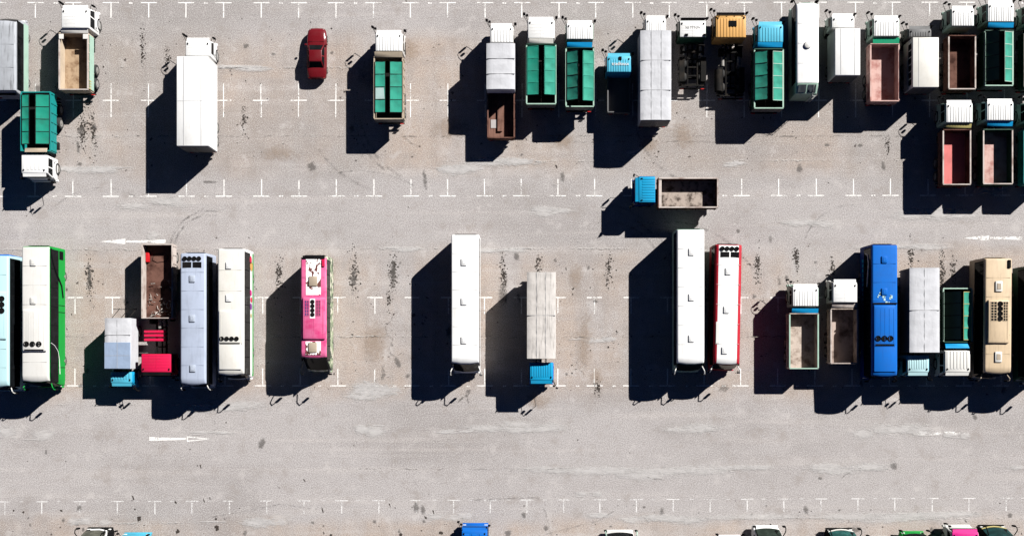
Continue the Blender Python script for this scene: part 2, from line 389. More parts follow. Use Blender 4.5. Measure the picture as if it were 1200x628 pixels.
def leaf(v, xa, xb, ya, yb, z, tilt, mat, framem=None, cols=4, name='cover_leaf', patch=None):
    """one hinged leaf of a bed cover from its hinge (xa) to its free edge (xb), made of four sheets in a frame"""
    s = 1 if xb > xa else -1; wd = abs(xb - xa); up = math.tan(R(tilt))
    def P(u, y, h): return (xa + s * u, y, z + u * up + h)
    m = MB(); L = (yb - ya) / cols
    for i in range(cols):
        a, b = ya + L * i + 0.025, ya + L * (i + 1) - 0.025
        nu, nv = 4, 6; g = []
        for q in range(nv + 1):
            for k in range(nu + 1):
                uu = 0.03 + (wd - 0.06) * k / nu; yy = a + (b - a) * q / nv
                sag = -0.05 * math.sin(math.pi * k / nu) * math.sin(math.pi * q / nv) + random.uniform(-0.012, 0.012)
                g.append(P(uu, yy, 0.03 + sag))
        m.add(g, [(q * (nu + 1) + k, q * (nu + 1) + k + 1, (q + 1) * (nu + 1) + k + 1, (q + 1) * (nu + 1) + k) for q in range(nv) for k in range(nu)])
    o = m.build(name, mat, v.e, sm=True)
    fm = MB()
    def bar(u0, u1, a, b):
        vs = [P(u0, a, -.03), P(u1, a, -.03), P(u1, b, -.03), P(u0, b, -.03), P(u0, a, .05), P(u1, a, .05), P(u1, b, .05), P(u0, b, .05)]
        fm.add(vs, [(0, 3, 2, 1), (4, 5, 6, 7), (0, 1, 5, 4), (1, 2, 6, 5), (2, 3, 7, 6), (3, 0, 4, 7)])
    for i in range(cols + 1):
        y = ya + L * i; bar(0.0, wd, y - 0.024, y + 0.024)
    bar(-.03, .0, ya, yb); bar(wd, wd + .025, ya, yb)
    fm.build('leaf_frame', framem or STEEL, o)
    if patch is not None:
        a, b = ya + L * patch + 0.05, ya + L * (patch + 1) - 0.08
        pm = MB(); pm.add([P(0.05, a, .06), P(wd - .05, a, .06), P(wd - .12, b, .06), P(0.05, b, .06)], [(0, 1, 2, 3)])
        pm.build('pale_patch', paint('pale mint sheet', rgb=(195, 225, 220), dirt=0.5), o)
    return o

def box_body(v, br, zt, mat, z0=1.0, seams_x=2, seams_y=1, seamm=None, doors=True, doorm=None, canvas=False, rim=None):
    x0, x1, y0, y1 = br
    if canvas:
        nx, ny = 10, int(max(8, (y1 - y0) / 0.28)); g = []
        rnd = random.Random(int(abs(x0 * 1000) + abs(y1) * 999))
        for j in range(ny + 1):
            for i in range(nx + 1):
                u, w = i / nx, j / ny
                bow = 0.035 * math.cos(2 * math.pi * w * round((y1 - y0) / 0.9)) * math.sin(math.pi * u)
                z = zt - 0.05 + 0.05 * math.sin(math.pi * u) + bow * 0.5 + rnd.uniform(-0.014, 0.014)
                if i in (0, nx): z -= 0.06
                g.append((x0 + (x1 - x0) * u, y0 + (y1 - y0) * w, z))
        m = MB(); m.add(g, [(j * (nx + 1) + i, j * (nx + 1) + i + 1, (j + 1) * (nx + 1) + i + 1, (j + 1) * (nx + 1) + i) for j in range(ny) for i in range(nx)])
        o = m.build('canopy_roof', mat, v.e, sm=True)
        MB().box(x0 + .012, x1 - .012, y0 + .012, y1 - .012, z0, zt - 0.17).build('canopy_side', rim or mat, v.e, bevel=0.02, seg=1)
        m = MB()
        for i in range(seams_x):
            x = x0 + (x1 - x0) * (i + 1) / (seams_x + 1) + rnd.uniform(-.06, .06); m.box(x - 0.013, x + 0.013, y0 + .02, y1 - .02, zt - 0.02, zt + 0.016)
        for i in range(seams_y):
            y = y0 + (y1 - y0) * (i + 1) / (seams_y + 1); m.box(x0 + .03, x1 - .03, y - 0.013, y + 0.013, zt - 0.06, zt + 0.02)
        if seams_x + seams_y: m.build('roof_seam', seamm or SEAM, o)
    else:
        o = MB().box(x0, x1, y0, y1, z0, zt).build('cargo_box', mat, v.e, bevel=0.045)
        m = MB()
        for i in range(seams_x):
            x = x0 + (x1 - x0) * (0.22 + 0.56 * i / max(1, seams_x - 1)); m.box(x - 0.026, x + 0.026, y0 + .05, y1 - .05, zt - 0.01, zt + 0.008)
        for i in range(seams_y):
            y = y0 + (y1 - y0) * (i + 1) / (seams_y + 1); m.box(x0 + .05, x1 - .05, y - 0.018, y + 0.018, zt - 0.01, zt + 0.006)
        if seams_x + seams_y: m.build('roof_seam', seamm or SEAM, o)
        for s, X in ((-1, x0), (1, x1)):
            m = MB()
            m.box(X - s * .02, X + s * .018, y0 + .05, y1 - .05, zt - .16, zt - .06).box(X - s * .02, X + s * .02, y0 + .05, y1 - .05, z0 + .0, z0 + .12)
            for y in (y0 + .04, y1 - .12): m.box(X - s * .02, X + s * .023, y, y + .08, z0 + .11, zt - .15)
            m.build('side_rail', rim or mat, o)
    if doors:
        hw = (x1 - x0) / 2; xm = (x0 + x1) / 2
        for s in (-1, 1):
            d = MB().box(xm + s * 0.02, xm + s * (hw - 0.08), y0 - 0.045, y0 + 0.01, z0 + 0.08, zt - 0.24).build('rear_door', doorm or DGREYP, v.e, bevel=0.012, seg=1)
            MB().tube([(xm + s * 0.25, y0 - 0.075, z0 + 0.1), (xm + s * 0.25, y0 - 0.075, zt - 0.28)], 0.02).build('lock_bar', RIM, d)
    m = MB().box(x0 + 0.3, x0 + 0.45, y0 + .05, y1 - .05, z0 - .12, z0 - .003).box(x1 - 0.45, x1 - 0.3, y0 + .05, y1 - .05, z0 - .12, z0 - .003)
    m.build('bed_frame', STEEL, v.e)
    return o

def truck(name, label, group, head, cabr, bed, zc=2.75, zb=2.5, roofm=WHITE, bodym=PALEG, ribs=10, cargo='open', wallm=None, floorm=PALEF,
          gd=None, leaves=None, dual=True, vis=None, yaw=0.0, two_windows=True, **kw):
    allr = [min(cabr[0], bed[0]), min(cabr[1], bed[1]), max(cabr[2], bed[2]), max(cabr[3], bed[3])]
    v = Veh(name, label, 'truck', group, ((bed[0] + bed[2]) / 2, (allr[1] + allr[3]) / 2), zb, head, yaw)
    cr = v.rect(cabr, zc); br = v.rect(bed, zb)
    cab(v, cr, zc, roofm, bodym, ribs, vis=vis, two_windows=two_windows)
    hw = max(br[1], -br[0])
    v.hw = hw; v.cr = cr; v.br = br
    v.ys = undercarriage(v, br[2], cr[3], min(hw, 1.27), dual, cr=cr)
    if cargo == 'open':
        dump_bed(v, br, zb, wallm or bodym, floorm, railm=kw.get('railm'))
    elif cargo == 'cover':
        dump_bed(v, br, zb, wallm or bodym, STEEL, gatem=kw.get('gatem', DGREYP), railm=kw.get('railm'))
        for k, (xa, xb, ya, yb, tilt, mat, fr) in enumerate(leaves):
            a = v.p(xa, ya, zb + .1); b = v.p(xb, yb, zb + .1)
            leaf(v, a[0], b[0], min(a[1], b[1]), max(a[1], b[1]), zb + 0.09, tilt, mat, fr, patch=kw.get('patch') if k == 0 else None)
    elif cargo == 'box':
        box_body(v, br, zb, wallm or WHITE, seams_x=kw.get('sx', 2), seams_y=kw.get('sy', 1), doorm=kw.get('doorm'))
    elif cargo == 'canopy':
        box_body(v, br, zb, wallm or GREY, z0=kw.get('z0', 1.05), canvas=True, seams_x=kw.get('sx', 1), seams_y=kw.get('sy', 1), doors=kw.get('doors', True), rim=kw.get('rim'), doorm=kw.get('doorm'))
    if gd:
        rect, mat = gd
        guard(v, v.rect(rect, zb + 0.2), zb + 0.25, mat, 0.12)
    return v

# ------------------------------------------------------------------ buses
def bus(name, label, cat, group, head, roof, h=3.6, roofm=WHITE, sidem=None, front=0.75, rear=0.12, hatches=(), ac=None, fans=(), panels=(),
        yaw=0.0, lower=None, windows=True, wm=None, mirrors=True, hatchm=None, stripe=None, skirt=0.38, wb=1.5, nwin=7, crown=0.16, mir_m=None, longr=0.0, glassm=None, visor=None, brow=None, rr=0.16, inset=0, slope=False):
    sidem = sidem or roofm
    v = Veh(name, label, cat, group, ((roof[0] + roof[2]) / 2, (roof[1] + roof[3]) / 2), h, head, yaw)
    x0, x1, y0, y1 = v.rect(roof, h)
    xm = (x0 + x1) / 2; hw = (x1 - x0) / 2 + 0.02
    def ring(y, zb, zt, w, r, bow=0.0):
        pts = [(-w, zb), (-w, zt - r)]
        for i in range(1, 6):
            a = math.pi - i * math.pi / 2 / 5; pts.append((-w + r + r * math.cos(a), zt - r + r * math.sin(a)))
        pts += [(-w * .33, zt + 0.03), (w * .33, zt + .03)]
        for i in range(0, 5):
            a = math.pi / 2 - i * math.pi / 2 / 5; pts.append((w - r + r * math.cos(a), zt - r + r * math.sin(a)))
        pts += [(w, zt - r), (w, zb)]
        return [(xm + x, y - bow * (x / w) ** 2, z) for x, z in pts]
    fr = front
    def body_rings(zlo):
        if slope: tail = [ring(y0 - rear - .04, zlo + .1, h - .75, hw - .06, .08), ring(y0 - rear, zlo, h - .52, hw - .02, .12), ring(y0 - .02, zlo, h - .09, hw, rr)]
        else: tail = [ring(y0 - rear, zlo + .1, 1.3, hw - .1, .08), ring(y0 - rear * .9, zlo, 1.9, hw - .03, .12), ring(y0 - rear * .4, zlo, h - .28, hw, .16), ring(y0 + .02, zlo, h - .07, hw, rr)]
        return tail + [ring(y0 + .22, zlo, h - .03, hw, rr), ring(y1 - .5, zlo, h - .03, hw, rr), ring(y1 - .08, zlo, h - .08, hw, rr, .06), ring(y1 + .12, zlo, h - .26, hw - .01, .16, .12),
                ring(y1 + fr * .55, zlo, 2.15, hw - .02, .14, .14), ring(y1 + fr * .9, zlo, 1.25, hw - .03, .1, .14), ring(y1 + fr, zlo, 1.05, hw - .06, .1, .14), ring(y1 + fr + .02, zlo + .06, .8, hw - .1, .08, .14)]
    body = MB().loft(body_rings(skirt)).build('body', sidem, v.e, sm=True)
    # roof skin, slightly proud of the shell and following its rounded edges
    skin = [[(xm + (x - xm) * (1 + .010 / hw), y, z + .010) for x, y, z in r_[1 + inset:-1 - inset]] for r_ in
            [ring(y0 + .03, skirt, h - .07, hw, rr), ring(y0 + .22, skirt, h - .03, hw, rr), ring((y0 + y1) / 2, skirt, h - .03, hw, rr), ring(y1 - .5, skirt, h - .03, hw, rr), ring(y1 - .08, skirt, h - .08, hw, rr, .06), ring(y1 + .06, skirt, h - .2, hw - .005, rr, .1)]]
    m = MB(); n = len(skin[0])
    m.add([p for r_ in skin for p in r_], [(q * n + i, q * n + i + 1, (q + 1) * n + i + 1, (q + 1) * n + i) for q in range(len(skin) - 1) for i in range(n - 1)])
    rf = m.build('roof', roofm, v.e, sm=True)
    m = MB(); k = int((y1 - y0) / 1.55)
    for i in range(1, k):
        y = y0 + (y1 - y0) * i / k; m.box(xm - hw + .14, xm + hw - .14, y - .008, y + .008, h - .02, h + .0195)
    m.build('roof_joint', roofm, rf)
    # wind screen
    m = MB(); nx = 8; g = []
    for a, (yy, zz, ww) in enumerate(((y1 + .10, h - .27, hw - .10), (y1 + fr * .56, 2.12, hw - .08), (y1 + fr * .87, 1.36, hw - .10))):
        for i in range(nx + 1):
            u = -1 + 2 * i / nx; g.append((xm + u * ww, yy + .045 - .13 * u * u, zz + .03))
    m.add(g, [(j * (nx + 1) + i, j * (nx + 1) + i + 1, (j + 1) * (nx + 1) + i + 1, (j + 1) * (nx + 1) + i) for j in range(2) for i in range(nx)])
    m.build('windscreen', glassm or GLASS, v.e, sm=True)
    if visor:
        MB().prism_x([(y1 - .02, h - .16), (y1 + .22, h - .26), (y1 + .22, h - .2), (y1 - .02, h - .1)], xm - hw + .15, xm + hw - .15).build('sun_visor', visor, v.e, bevel=.02, seg=1)
    if brow:
        MB().tube([(xm + u * (hw - .12), y1 + fr + .0 - .22 * u * u, 1.22) for u in (-1, -.75, -.4, 0, .4, .75, 1)], .07, 8).build('brow', brow, v.e, sm=True)
    MB().box(xm - hw + .25, xm + hw - .25, y0 - rear - .02, y0 - rear * .35 - .1, 1.8 if slope else 2.0, (h - .85) if slope else (h - .45)).build('rear_window', GLASS, v.e, bevel=.02, seg=1)
    # side windows: black band with the panes as its pieces
    for s in (-1, 1):
        X = xm + s * hw
        if windows:
            bz0, bz1 = wb, h - .34
            b = MB().box(X - s * .02, X + s * .010, y0 + .15, y1 + fr * .25, bz0, bz1).build('window_band', DARK, v.e)
            L = (y1 + fr * .25 - y0 - .25) / nwin
            for i in range(nwin):
                a = y0 + .2 + L * i
                MB().box(X + s * .011, X + s * .016, a + .035, a + L - .035, bz0 + .05, bz1 - .05).build('window', GLASS, b)
        if lower:
            MB().box(X - s * .015, X + s * .007, y0 + .1, y1 + fr * .5, skirt + .05, wb - .06).build('side_panel', lower, v.e)
        if stripe:
            for (za, zbb, mm) in stripe:
                MB().box(X - s * .015, X + s * .013, y0 + .08, y1 + fr * .45, za, zbb).build('stripe', mm, v.e)
        MB().box(xm + s * (hw - .42), xm + s * (hw - .12), y1 + fr - .13, y1 + fr - .03, .75, .95).build('headlight', LIGHTC, v.e, bevel=.02, seg=1)
        MB().box(xm + s * (hw - .35), xm + s * (hw - .15), y0 - rear - .03, y0 - rear + .1, .9, 1.25).build('tail_light', TAILC, v.e, bevel=.015, seg=1)
        if mirrors:
            mm = MB(); A = (xm + s * (hw - .08), y1 + fr * .35, h - .75)
            B = (xm + s * (hw + .10), y1 + fr * .7 + .15, h - .55); C = (xm + s * (hw + .14), y1 + fr + .16, h - .72); D = (xm + s * (hw + .11), y1 + fr + .22, h - 1.15)
            mm.tube([A, B, C, D], 0.045, 8)
            a = mm.build('mirror', mir_m or OFFW, v.e, sm=True)
            MB().box(D[0] - .12, D[0] + .12, D[1] - .08, D[1] + .06, D[2] - .35, D[2] + .12).build('mirror_glass', DARK, a, bevel=.03, seg=1)
    MB().box(xm - hw + .04, xm + hw - .04, y1 + fr - .12, y1 + fr + .06, .42, .72).build('bumper', sidem, v.e, bevel=.05)
    ws = [y1 + fr - 2.3, y0 + 2.3 + longr] if y1 - y0 > 7 else [y1 + fr - 1.4, y0 + 1.3]
    wheels(v.e, hw - 0.01, ws, 0.48 if y1 - y0 > 7 else .38, 0.28, dual=(1,))
    hm = hatchm or roofm
    for px, py in hatches:
        q = v.p(px, py, h); m = MB().box(q[0] - .24, q[0] + .24, q[1] - .30, q[1] + .30, h - .01, h + .11)
        hh = m.build('roof_hatch', hm, v.e, bevel=.03)
        MB().box(q[0] - .13, q[0] + .13, q[1] - .17, q[1] + .17, h + .111, h + .135).build('hatch_lid', hm, hh, bevel=.01, seg=1)
    acp = None
    if ac:
        ax0, ax1, ay0, ay1 = v.rect(ac['r'], h + .2); z1 = h + ac.get('h', .2)
        acp = MB().prism_x([(ay0, h + .0), (ay1, h + .0), (ay1 - .06, z1 - .04), (ay1 - .25, z1), (ay0 + .25, z1), (ay0 + .06, z1 - .04)], ax0, ax1).build('air_conditioner', ac.get('m', roofm), v.e, bevel=.04)
        n = ac.get('ribs', 5); m = MB()
        for i in range(n):
            x = ax0 + .15 + (ax1 - ax0 - .3) * i / (n - 1); m.box(x - .012, x + .012, ay0 + .35, ay1 - .35, z1 - .01, z1 + .014)
        m.build('ridge', ac.get('m', roofm), acp)
        if 'slot' in ac:
            s0 = v.rect(ac['slot'], z1); MB().box(s0[0], s0[1], s0[2], s0[3], z1 - .01, z1 + .008).build('intake_slot', DARK, acp)
        for gr in ac.get('grilles', ()):
            s0 = v.rect(gr[:4], z1); gg = MB().box(s0[0], s0[1], s0[2], s0[3], z1 - .01, z1 + .010).build('grille', gr[4], acp)
            m = MB(); k = max(2, int((s0[3] - s0[2]) / .22))
            for i in range(k + 1):
                y = s0[2] + (s0[3] - s0[2]) * i / k; m.box(s0[0], s0[1], y - .02, y + .02, z1 + .0105, z1 + .028)
            for i in range(3):
                x = s0[0] + (s0[1] - s0[0]) * i / 2; m.box(x - .02, x + .02, s0[2], s0[3], z1 + .0112, z1 + .026)
            m.build('grille_bar', ac.get('m', roofm), gg)
    for f in fans:
        px, py = f[:2]; zf = h + (ac.get('h', .2) if ac else 0.02); q = v.p(px, py, zf)
        rad = f[2] if len(f) > 2 else .2
        par = acp or v.e; m = MB(); n = 18
        m.loft([[(q[0] + rr * math.cos(2 * math.pi * i / n), q[1] + rr * math.sin(2 * math.pi * i / n), z) for i in range(n)] for rr, z in
                ((rad + .05, zf - .01), (rad + .045, zf + .05), (rad, zf + .05), (rad - .02, zf + .005), (rad * .35, zf + .004), (rad * .3, zf + .02))])
        m.build('fan', DARK, par, sm=True)
    for pr in panels:
        s0 = v.rect(pr, h); pz = MB().box(s0[0], s0[1], s0[2], s0[3], h - .02, h + .012).build('engine_grille', DARK, rf)
    v.x0, v.x1, v.y0, v.y1, v.hw, v.xm, v.h, v.fr = x0, x1, y0, y1, hw, xm, h, fr
    return v


# ================================================================== ground
def ground_material():
    m, nt, nd, lk, bs = nodes_of('weathered asphalt')
    tc = nt.nodes.new('ShaderNodeTexCoord'); v = tc.outputs['Object']
    def mapped(sx, sy, lx=0, ly=0):
        mp = nt.nodes.new('ShaderNodeMapping'); mp.inputs['Scale'].default_value = (sx, sy, 1); mp.inputs['Location'].default_value = (lx, ly, 0)
        lk.new(v, mp.inputs['Vector']); return mp.outputs[0]
    sep = nt.nodes.new('ShaderNodeSeparateXYZ'); lk.new(v, sep.inputs[0]); y = sep.outputs[1]
    base = alb(198, 192, 190)
    wob = mathn(nt, 'MULTIPLY', mathn(nt, 'SUBTRACT', noise(nt, mapped(.25, .25), 1.0, 4), .5), 3.0)
    yw = mathn(nt, 'ADD', y, wob)
    def band(a, b, soft=1.2):
        return mathn(nt, 'MULTIPLY', smooth(nt, yw, a - soft, a + soft), smooth(nt, yw, b - soft, b + soft, 1, 0))
    bays = mathn(nt, 'ADD', mathn(nt, 'ADD', band(17.5, 29.5), band(-2.6, 10.2)), smooth(nt, yw, -13.0, -14.5))
    tan_ = mathn(nt, 'MULTIPLY', bays, smooth(nt, noise(nt, mapped(.16, .07, 3, 1), 1.0, 5, .6), .30, .62))
    c = mixc(nt, mathn(nt, 'MULTIPLY', tan_, .85), base, alb(201, 180, 163))
    # big clouds of wear and lengthwise traffic streaks in the lanes
    c = mixc(nt, mathn(nt, 'MULTIPLY', smooth(nt, noise(nt, mapped(.07, .12, 9, 4), 1.0, 6, .6), .45, .70), .65), c, alb(166, 159, 156))
    c = mixc(nt, mathn(nt, 'MULTIPLY', smooth(nt, noise(nt, mapped(.035, .9), 1.0, 6, .6), .5, .74), .55), c, alb(222, 214, 209))
    c = mixc(nt, mathn(nt, 'MULTIPLY', smooth(nt, noise(nt, mapped(.03, .6, 5, 7), 1.0, 5, .6), .52, .75), .45), c, alb(178, 170, 168))
    # dust bays: streaks along the parked vehicles
    c = mixc(nt, mathn(nt, 'MULTIPLY', mathn(nt, 'MULTIPLY', bays, smooth(nt, noise(nt, mapped(.75, .06, 2, 2), 1.0, 5, .65), .5, .74)), .5), c, alb(168, 155, 146))
    c = mixc(nt, mathn(nt, 'MULTIPLY', mathn(nt, 'MULTIPLY', bays, smooth(nt, noise(nt, mapped(.5, .1, 8, 3), 1.0, 6, .65), .55, .75)), .6), c, alb(218, 208, 200))
    top = mathn(nt, 'MULTIPLY', smooth(nt, yw, 14.0, 19.0), smooth(nt, noise(nt, mapped(.05, .06, 2, 6), 1.0, 4, .6), .38, .6))
    c = mixc(nt, mathn(nt, 'MULTIPLY', top, .55), c, alb(172, 166, 162))
    # aggregate
    g1 = noise(nt, v, 12.0, 2, .8); g2 = noise(nt, v, 3.2, 3, .7); g3 = noise(nt, v, 1.1, 4, .65)
    c = mixc(nt, smooth(nt, g1, .50, .66, 0, .62), c, alb(122, 115, 112))
    c = mixc(nt, smooth(nt, g1, .50, .35, 0, .6), c, alb(246, 242, 238))
    c = mixc(nt, smooth(nt, g2, .58, .76, 0, .3), c, alb(146, 136, 130))
    c = mixc(nt, smooth(nt, g3, .60, .76, 0, .45), c, alb(164, 153, 148))
    g4 = noise(nt, mapped(1, 1, 17, 5), .55, 5, .7)
    c = mixc(nt, smooth(nt, g4, .52, .70, 0, .5), c, alb(170, 160, 153))
    c = mixc(nt, smooth(nt, g4, .46, .30, 0, .5), c, alb(224, 218, 214))
    spots = noise(nt, mapped(1, 1, 40, 11), 1.7, 2, .5)
    c = mixc(nt, smooth(nt, mathn(nt, 'MULTIPLY', spots, mathn(nt, 'ADD', .955, mathn(nt, 'MULTIPLY', bays, .06))), .715, .74, 0, .8), c, alb(78, 68, 64))
    lk.new(c, bs.inputs['Base Color'])
    bs.inputs['Roughness'].default_value = .92; bs.inputs['Specular IOR Level'].default_value = .15
    b = nt.nodes.new('ShaderNodeBump'); b.inputs['Strength'].default_value = .35; b.inputs['Distance'].default_value = .03
    lk.new(g1, b.inputs['Height']); lk.new(b.outputs[0], bs.inputs['Normal'])
    return m
gm = MB(); gm.add([(-900, -900, 0), (900, -900, 0), (900, 900, 0), (-900, 900, 0)], [(0, 1, 2, 3)])
structure('ground', gm.build('ground', ground_material()))

def worn(key, c, lo, hi, scale=3.0, amax=1.0, stretch=(1, 1, 1), falloff=False, fine=None, rough=.9, fw=.45):
    """a coat lying on the ground (paint, oil, dust, rubber), worn through where its noise is low"""
    m, nt, nd, lk, bs = nodes_of(key)
    v = objvec(nt, stretch, rnd=False)
    n = noise(nt, v, scale, 6, .65)
    if fine: n = mathn(nt, 'ADD', mathn(nt, 'MULTIPLY', n, 1 - fw), mathn(nt, 'MULTIPLY', noise(nt, v, fine, 3, .6), fw))
    if falloff:
        uv = nt.nodes.new('ShaderNodeUVMap'); mp = nt.nodes.new('ShaderNodeMapping')
        mp.inputs['Scale'].default_value = (2, 2, 0); mp.inputs['Location'].default_value = (-1, -1, 0)
        lk.new(uv.outputs[0], mp.inputs[0])
        ln = nt.nodes.new('ShaderNodeVectorMath'); ln.operation = 'LENGTH'; lk.new(mp.outputs[0], ln.inputs[0])
        f = smooth(nt, ln.outputs['Value'], 0.0, 1.0, 0.0, 1.0)
        n = mathn(nt, 'SUBTRACT', n, mathn(nt, 'MULTIPLY', f, .42))
    a = smooth(nt, n, lo, hi, 0, amax)
    lk.new(mixc(nt, noise(nt, v, 5.0, 2), tuple(.75 * x for x in c), tuple(min(.85, 1.2 * x) for x in c)), bs.inputs['Base Color'])
    bs.inputs['Roughness'].default_value = rough; bs.inputs['Specular IOR Level'].default_value = .15
    lk.new(a, bs.inputs['Alpha'])
    return m
LINE = worn('worn road paint', (.55, .54, .52), .385, .50, 1.1, .95, fine=9)
LINEF = worn('faded road paint', (.58, .57, .55), .44, .56, 1.6, .95, fine=9)
class Flat:
    def __init__(s): s.v = []; s.f = []; s.uv = []; s.n = 0
    def quad(s, pts, z):
        o = len(s.v); s.v += [(x, y, z) for x, y in pts]; s.f.append((o, o + 1, o + 2, o + 3)); s.uv += [(0, 0), (1, 0), (1, 1), (0, 1)]
    def rect(s, px, py, w, h, rot=0.0, z=None):
        cx, cy = W(px, py); s.n += 1
        z = .008 + .00003 * s.n if z is None else z
        w *= H / F / 2; h *= H / F / 2; c, n = math.cos(R(rot)), math.sin(R(rot))
        s.quad([(cx + c * a - n * b, cy + n * a + c * b) for a, b in ((-w, -h), (w, -h), (w, h), (-w, h))], z)
    def strip(s, pts, w, z=None, taper=False):
        s.n += 1; z = .008 + .00003 * s.n if z is None else z
        P = [Vector(W(*p)) for p in pts]; k = w * H / F / 2; L = []
        for i, p in enumerate(P):
            d = (P[min(i + 1, len(P) - 1)] - P[max(i - 1, 0)]).normalized(); q = Vector((-d.y, d.x))
            kk = k * (math.sin(math.pi * (i + .3) / (len(P) - .4)) if taper else 1)
            L.append((p - q * kk, p + q * kk))
        for i in range(len(L) - 1):
            s.quad([tuple(L[i][0]), tuple(L[i + 1][0]), tuple(L[i + 1][1]), tuple(L[i][1])], z)
    def build(s, name, mat):
        me = bpy.data.meshes.new(name); me.from_pydata(s.v, [], s.f); me.update()
        u = me.uv_layers.new(name='UVMap')
        for i, l in enumerate(me.loops): u.data[i].uv = s.uv[l.vertex_index]
        me.materials.append(mat); o = bpy.data.objects.new(name, me); COL.objects.link(o); o['kind'] = 'structure'
        # outward normal up
        for p in me.polygons:
            if p.normal.z < 0: p.flip()
        return o
# ------------------------------------------------------------------ bay markings
def interp(an, k):
    for (a, b), (c, d) in zip(an, an[1:]):
        if k <= c or (c, d) == an[-1]: return b + (d - b) * (k - a) / (c - a)
A_TOP = [(-2, -46), (0, 41.4), (1, 86), (2, 130), (7, 350), (12, 568.4), (15, 698.2), (17, 784.5), (20, 916), (23, 1046), (25, 1133), (28, 1264)]
A_230 = [(-2, -47), (0, 41), (1, 85.6), (2, 130), (3, 174.3), (4, 218.5), (5, 262.4), (9, 438.3), (12, 568), (14, 654), (15, 696.7), (19, 869), (22, 1000), (26, 1174.6), (28, 1262)]
A_MID = [(-2, -44), (0, 44), (6, 307.7), (7, 351.8), (8, 395.8), (9, 439.3), (10, 482.3), (11, 525.7), (12, 568), (13, 611), (15, 696.7), (19, 868), (20, 911.4), (22, 998.5), (26, 1173), (28, 1260)]
A_BOT = [(-2, -38), (0, 49), (1, 93.3), (2, 137.5), (4, 225), (11, 531.7), (13, 617.5), (15, 703), (17, 788.7), (19, 875.4), (22, 1005.4), (26, 1179), (28, 1266)]
rnd = random.Random(3)
f = Flat(); fb = Flat(); ZL = .004
def bar(px, py, w, h): f.rect(px + rnd.uniform(-.3, .3), py, w, h, rnd.uniform(-.4, .4), ZL + .00001 * len(f.f))
for k in range(-2, 29):
    x = interp(A_TOP, k); dy = -.2 + .0 * k
    bar(x, 3.4 + .3 * math.sin(k * .2), 19, 1.2); bar(x, 12.6, 1.3, 17)
    if k % 2 == 1: bar(x - 22, 4.0, 2.0, 1.6); bar(x - 19.4, 4.2, 1.7, 1.5)
    bar(x, 117.9, 19, 1.2); bar(x, 107.6, 1.1, 19); bar(x, 128.2, 1.1, 19)
    x = interp(A_230, k)
    bar(x, 230.3 - .05 * k, 19, 1.25); bar(x, 220 - .05 * k, 1.25, 18.8)
    if k % 2 == 0: bar(x + 22, 230.3 - .05 * k, 2.2, 1.5); bar(x + 24.8, 230.1 - .05 * k, 1.8, 1.4)
    x = interp(A_MID, k)
    bar(x, 348.6, 18, 1.3); bar(x, 358.6, 1.15, 18.2); bar(x, 451.8, 19, 1.2); bar(x, 441.2, 1.15, 19.2)
    bar(x + 22, 452.2, 1.6, 1.4); bar(x + 24.2, 452, 1.4, 1.3)
    x = interp(A_BOT, k)
    F0, f = f, fb
    bar(x, 587.5 - .16 * k, 15, 1.0); bar(x, 595.6 - .16 * k, 1.2, 14)
    bar(x + 21 + rnd.uniform(-2, 2), 587.3 - .16 * k, 4.5, .6)
    f = F0
f.build('bay_markings', LINE); fb.build('faded_bay_markings', worn('thin road paint', (.5, .49, .48), .41, .54, 1.0, .9, fine=9))
def arrow(x0, x1, tail, y, mat, left=True, hollow=False):
    fl = Flat()
    def q(pts): fl.quad([W(*p) for p in pts], ZL + .002)
    s = -1 if left else 1
    neck = x0 if left else x1
    # head is a long triangle, the tail a slim wedge
    tip = x0 if left else x1; nk = neck - s * 30
    if hollow:
        for sg in (-1, 1): q([(tip, y), (nk, y + sg * 3.2), (nk, y + sg * 1.9), (tip - s * 9, y + sg * .15)])
        q([(nk, y - 1.8), (nk + s * 1.2, y - 1.8), (nk + s * 1.2, y + 1.8), (nk, y + 1.8)])
    else: q([(tip, y), (nk, y - 3.2), (nk, y), (nk, y + 3.2)])
    q([(neck - s * 31, y - 1.0), (tail, y - 2.2), (tail, y + 2.2), (neck - s * 31, y + 1.0)])
    return fl.build('lane_arrow', mat)
arrow(117, 147, 194, 283, LINE, True)
arrow(1129, 1160, 1199, 279, LINEF, True)
arrow(218, 249, 175, 514, LINE, False, True)
arrow(1108, 1136, 1074, 507.5, LINEF, False)

# ------------------------------------------------------------------ stains, dust and rubber
OIL = worn('oil stain', (.028, .022, .018), .36, .46, 2.0, .85, falloff=True, fine=6)
SPLAT = worn('oil drips', (.03, .025, .021), .30, .45, 1.6, .9)
OILD = worn('oil splashes', (.03, .024, .02), .385, .425, 2.2, .92, falloff=True, fine=5.5)
FAINT = worn('faint damp stain', (.09, .082, .076), .30, .5, 1.2, .55, falloff=True, fine=5)
DUST = worn('pale dust', (.39, .375, .365), .13, .50, 1.0, .60, stretch=(.35, 1.2, 1), falloff=True, fine=8, fw=.55)
DUSTR = worn('tan dirt patch', alb(198, 172, 148), .22, .55, .35, .35, falloff=True, fine=4)
TYRE = worn('rubber marks', (.075, .07, .067), .42, .68, 1.6, .42, fine=6)
CRACK = worn('crack', (.06, .054, .05), .46, .62, .5, .6, fine=7)
PCRK = worn('pale joint', (.36, .345, .33), .47, .62, .45, .7, fine=6)
f = Flat()
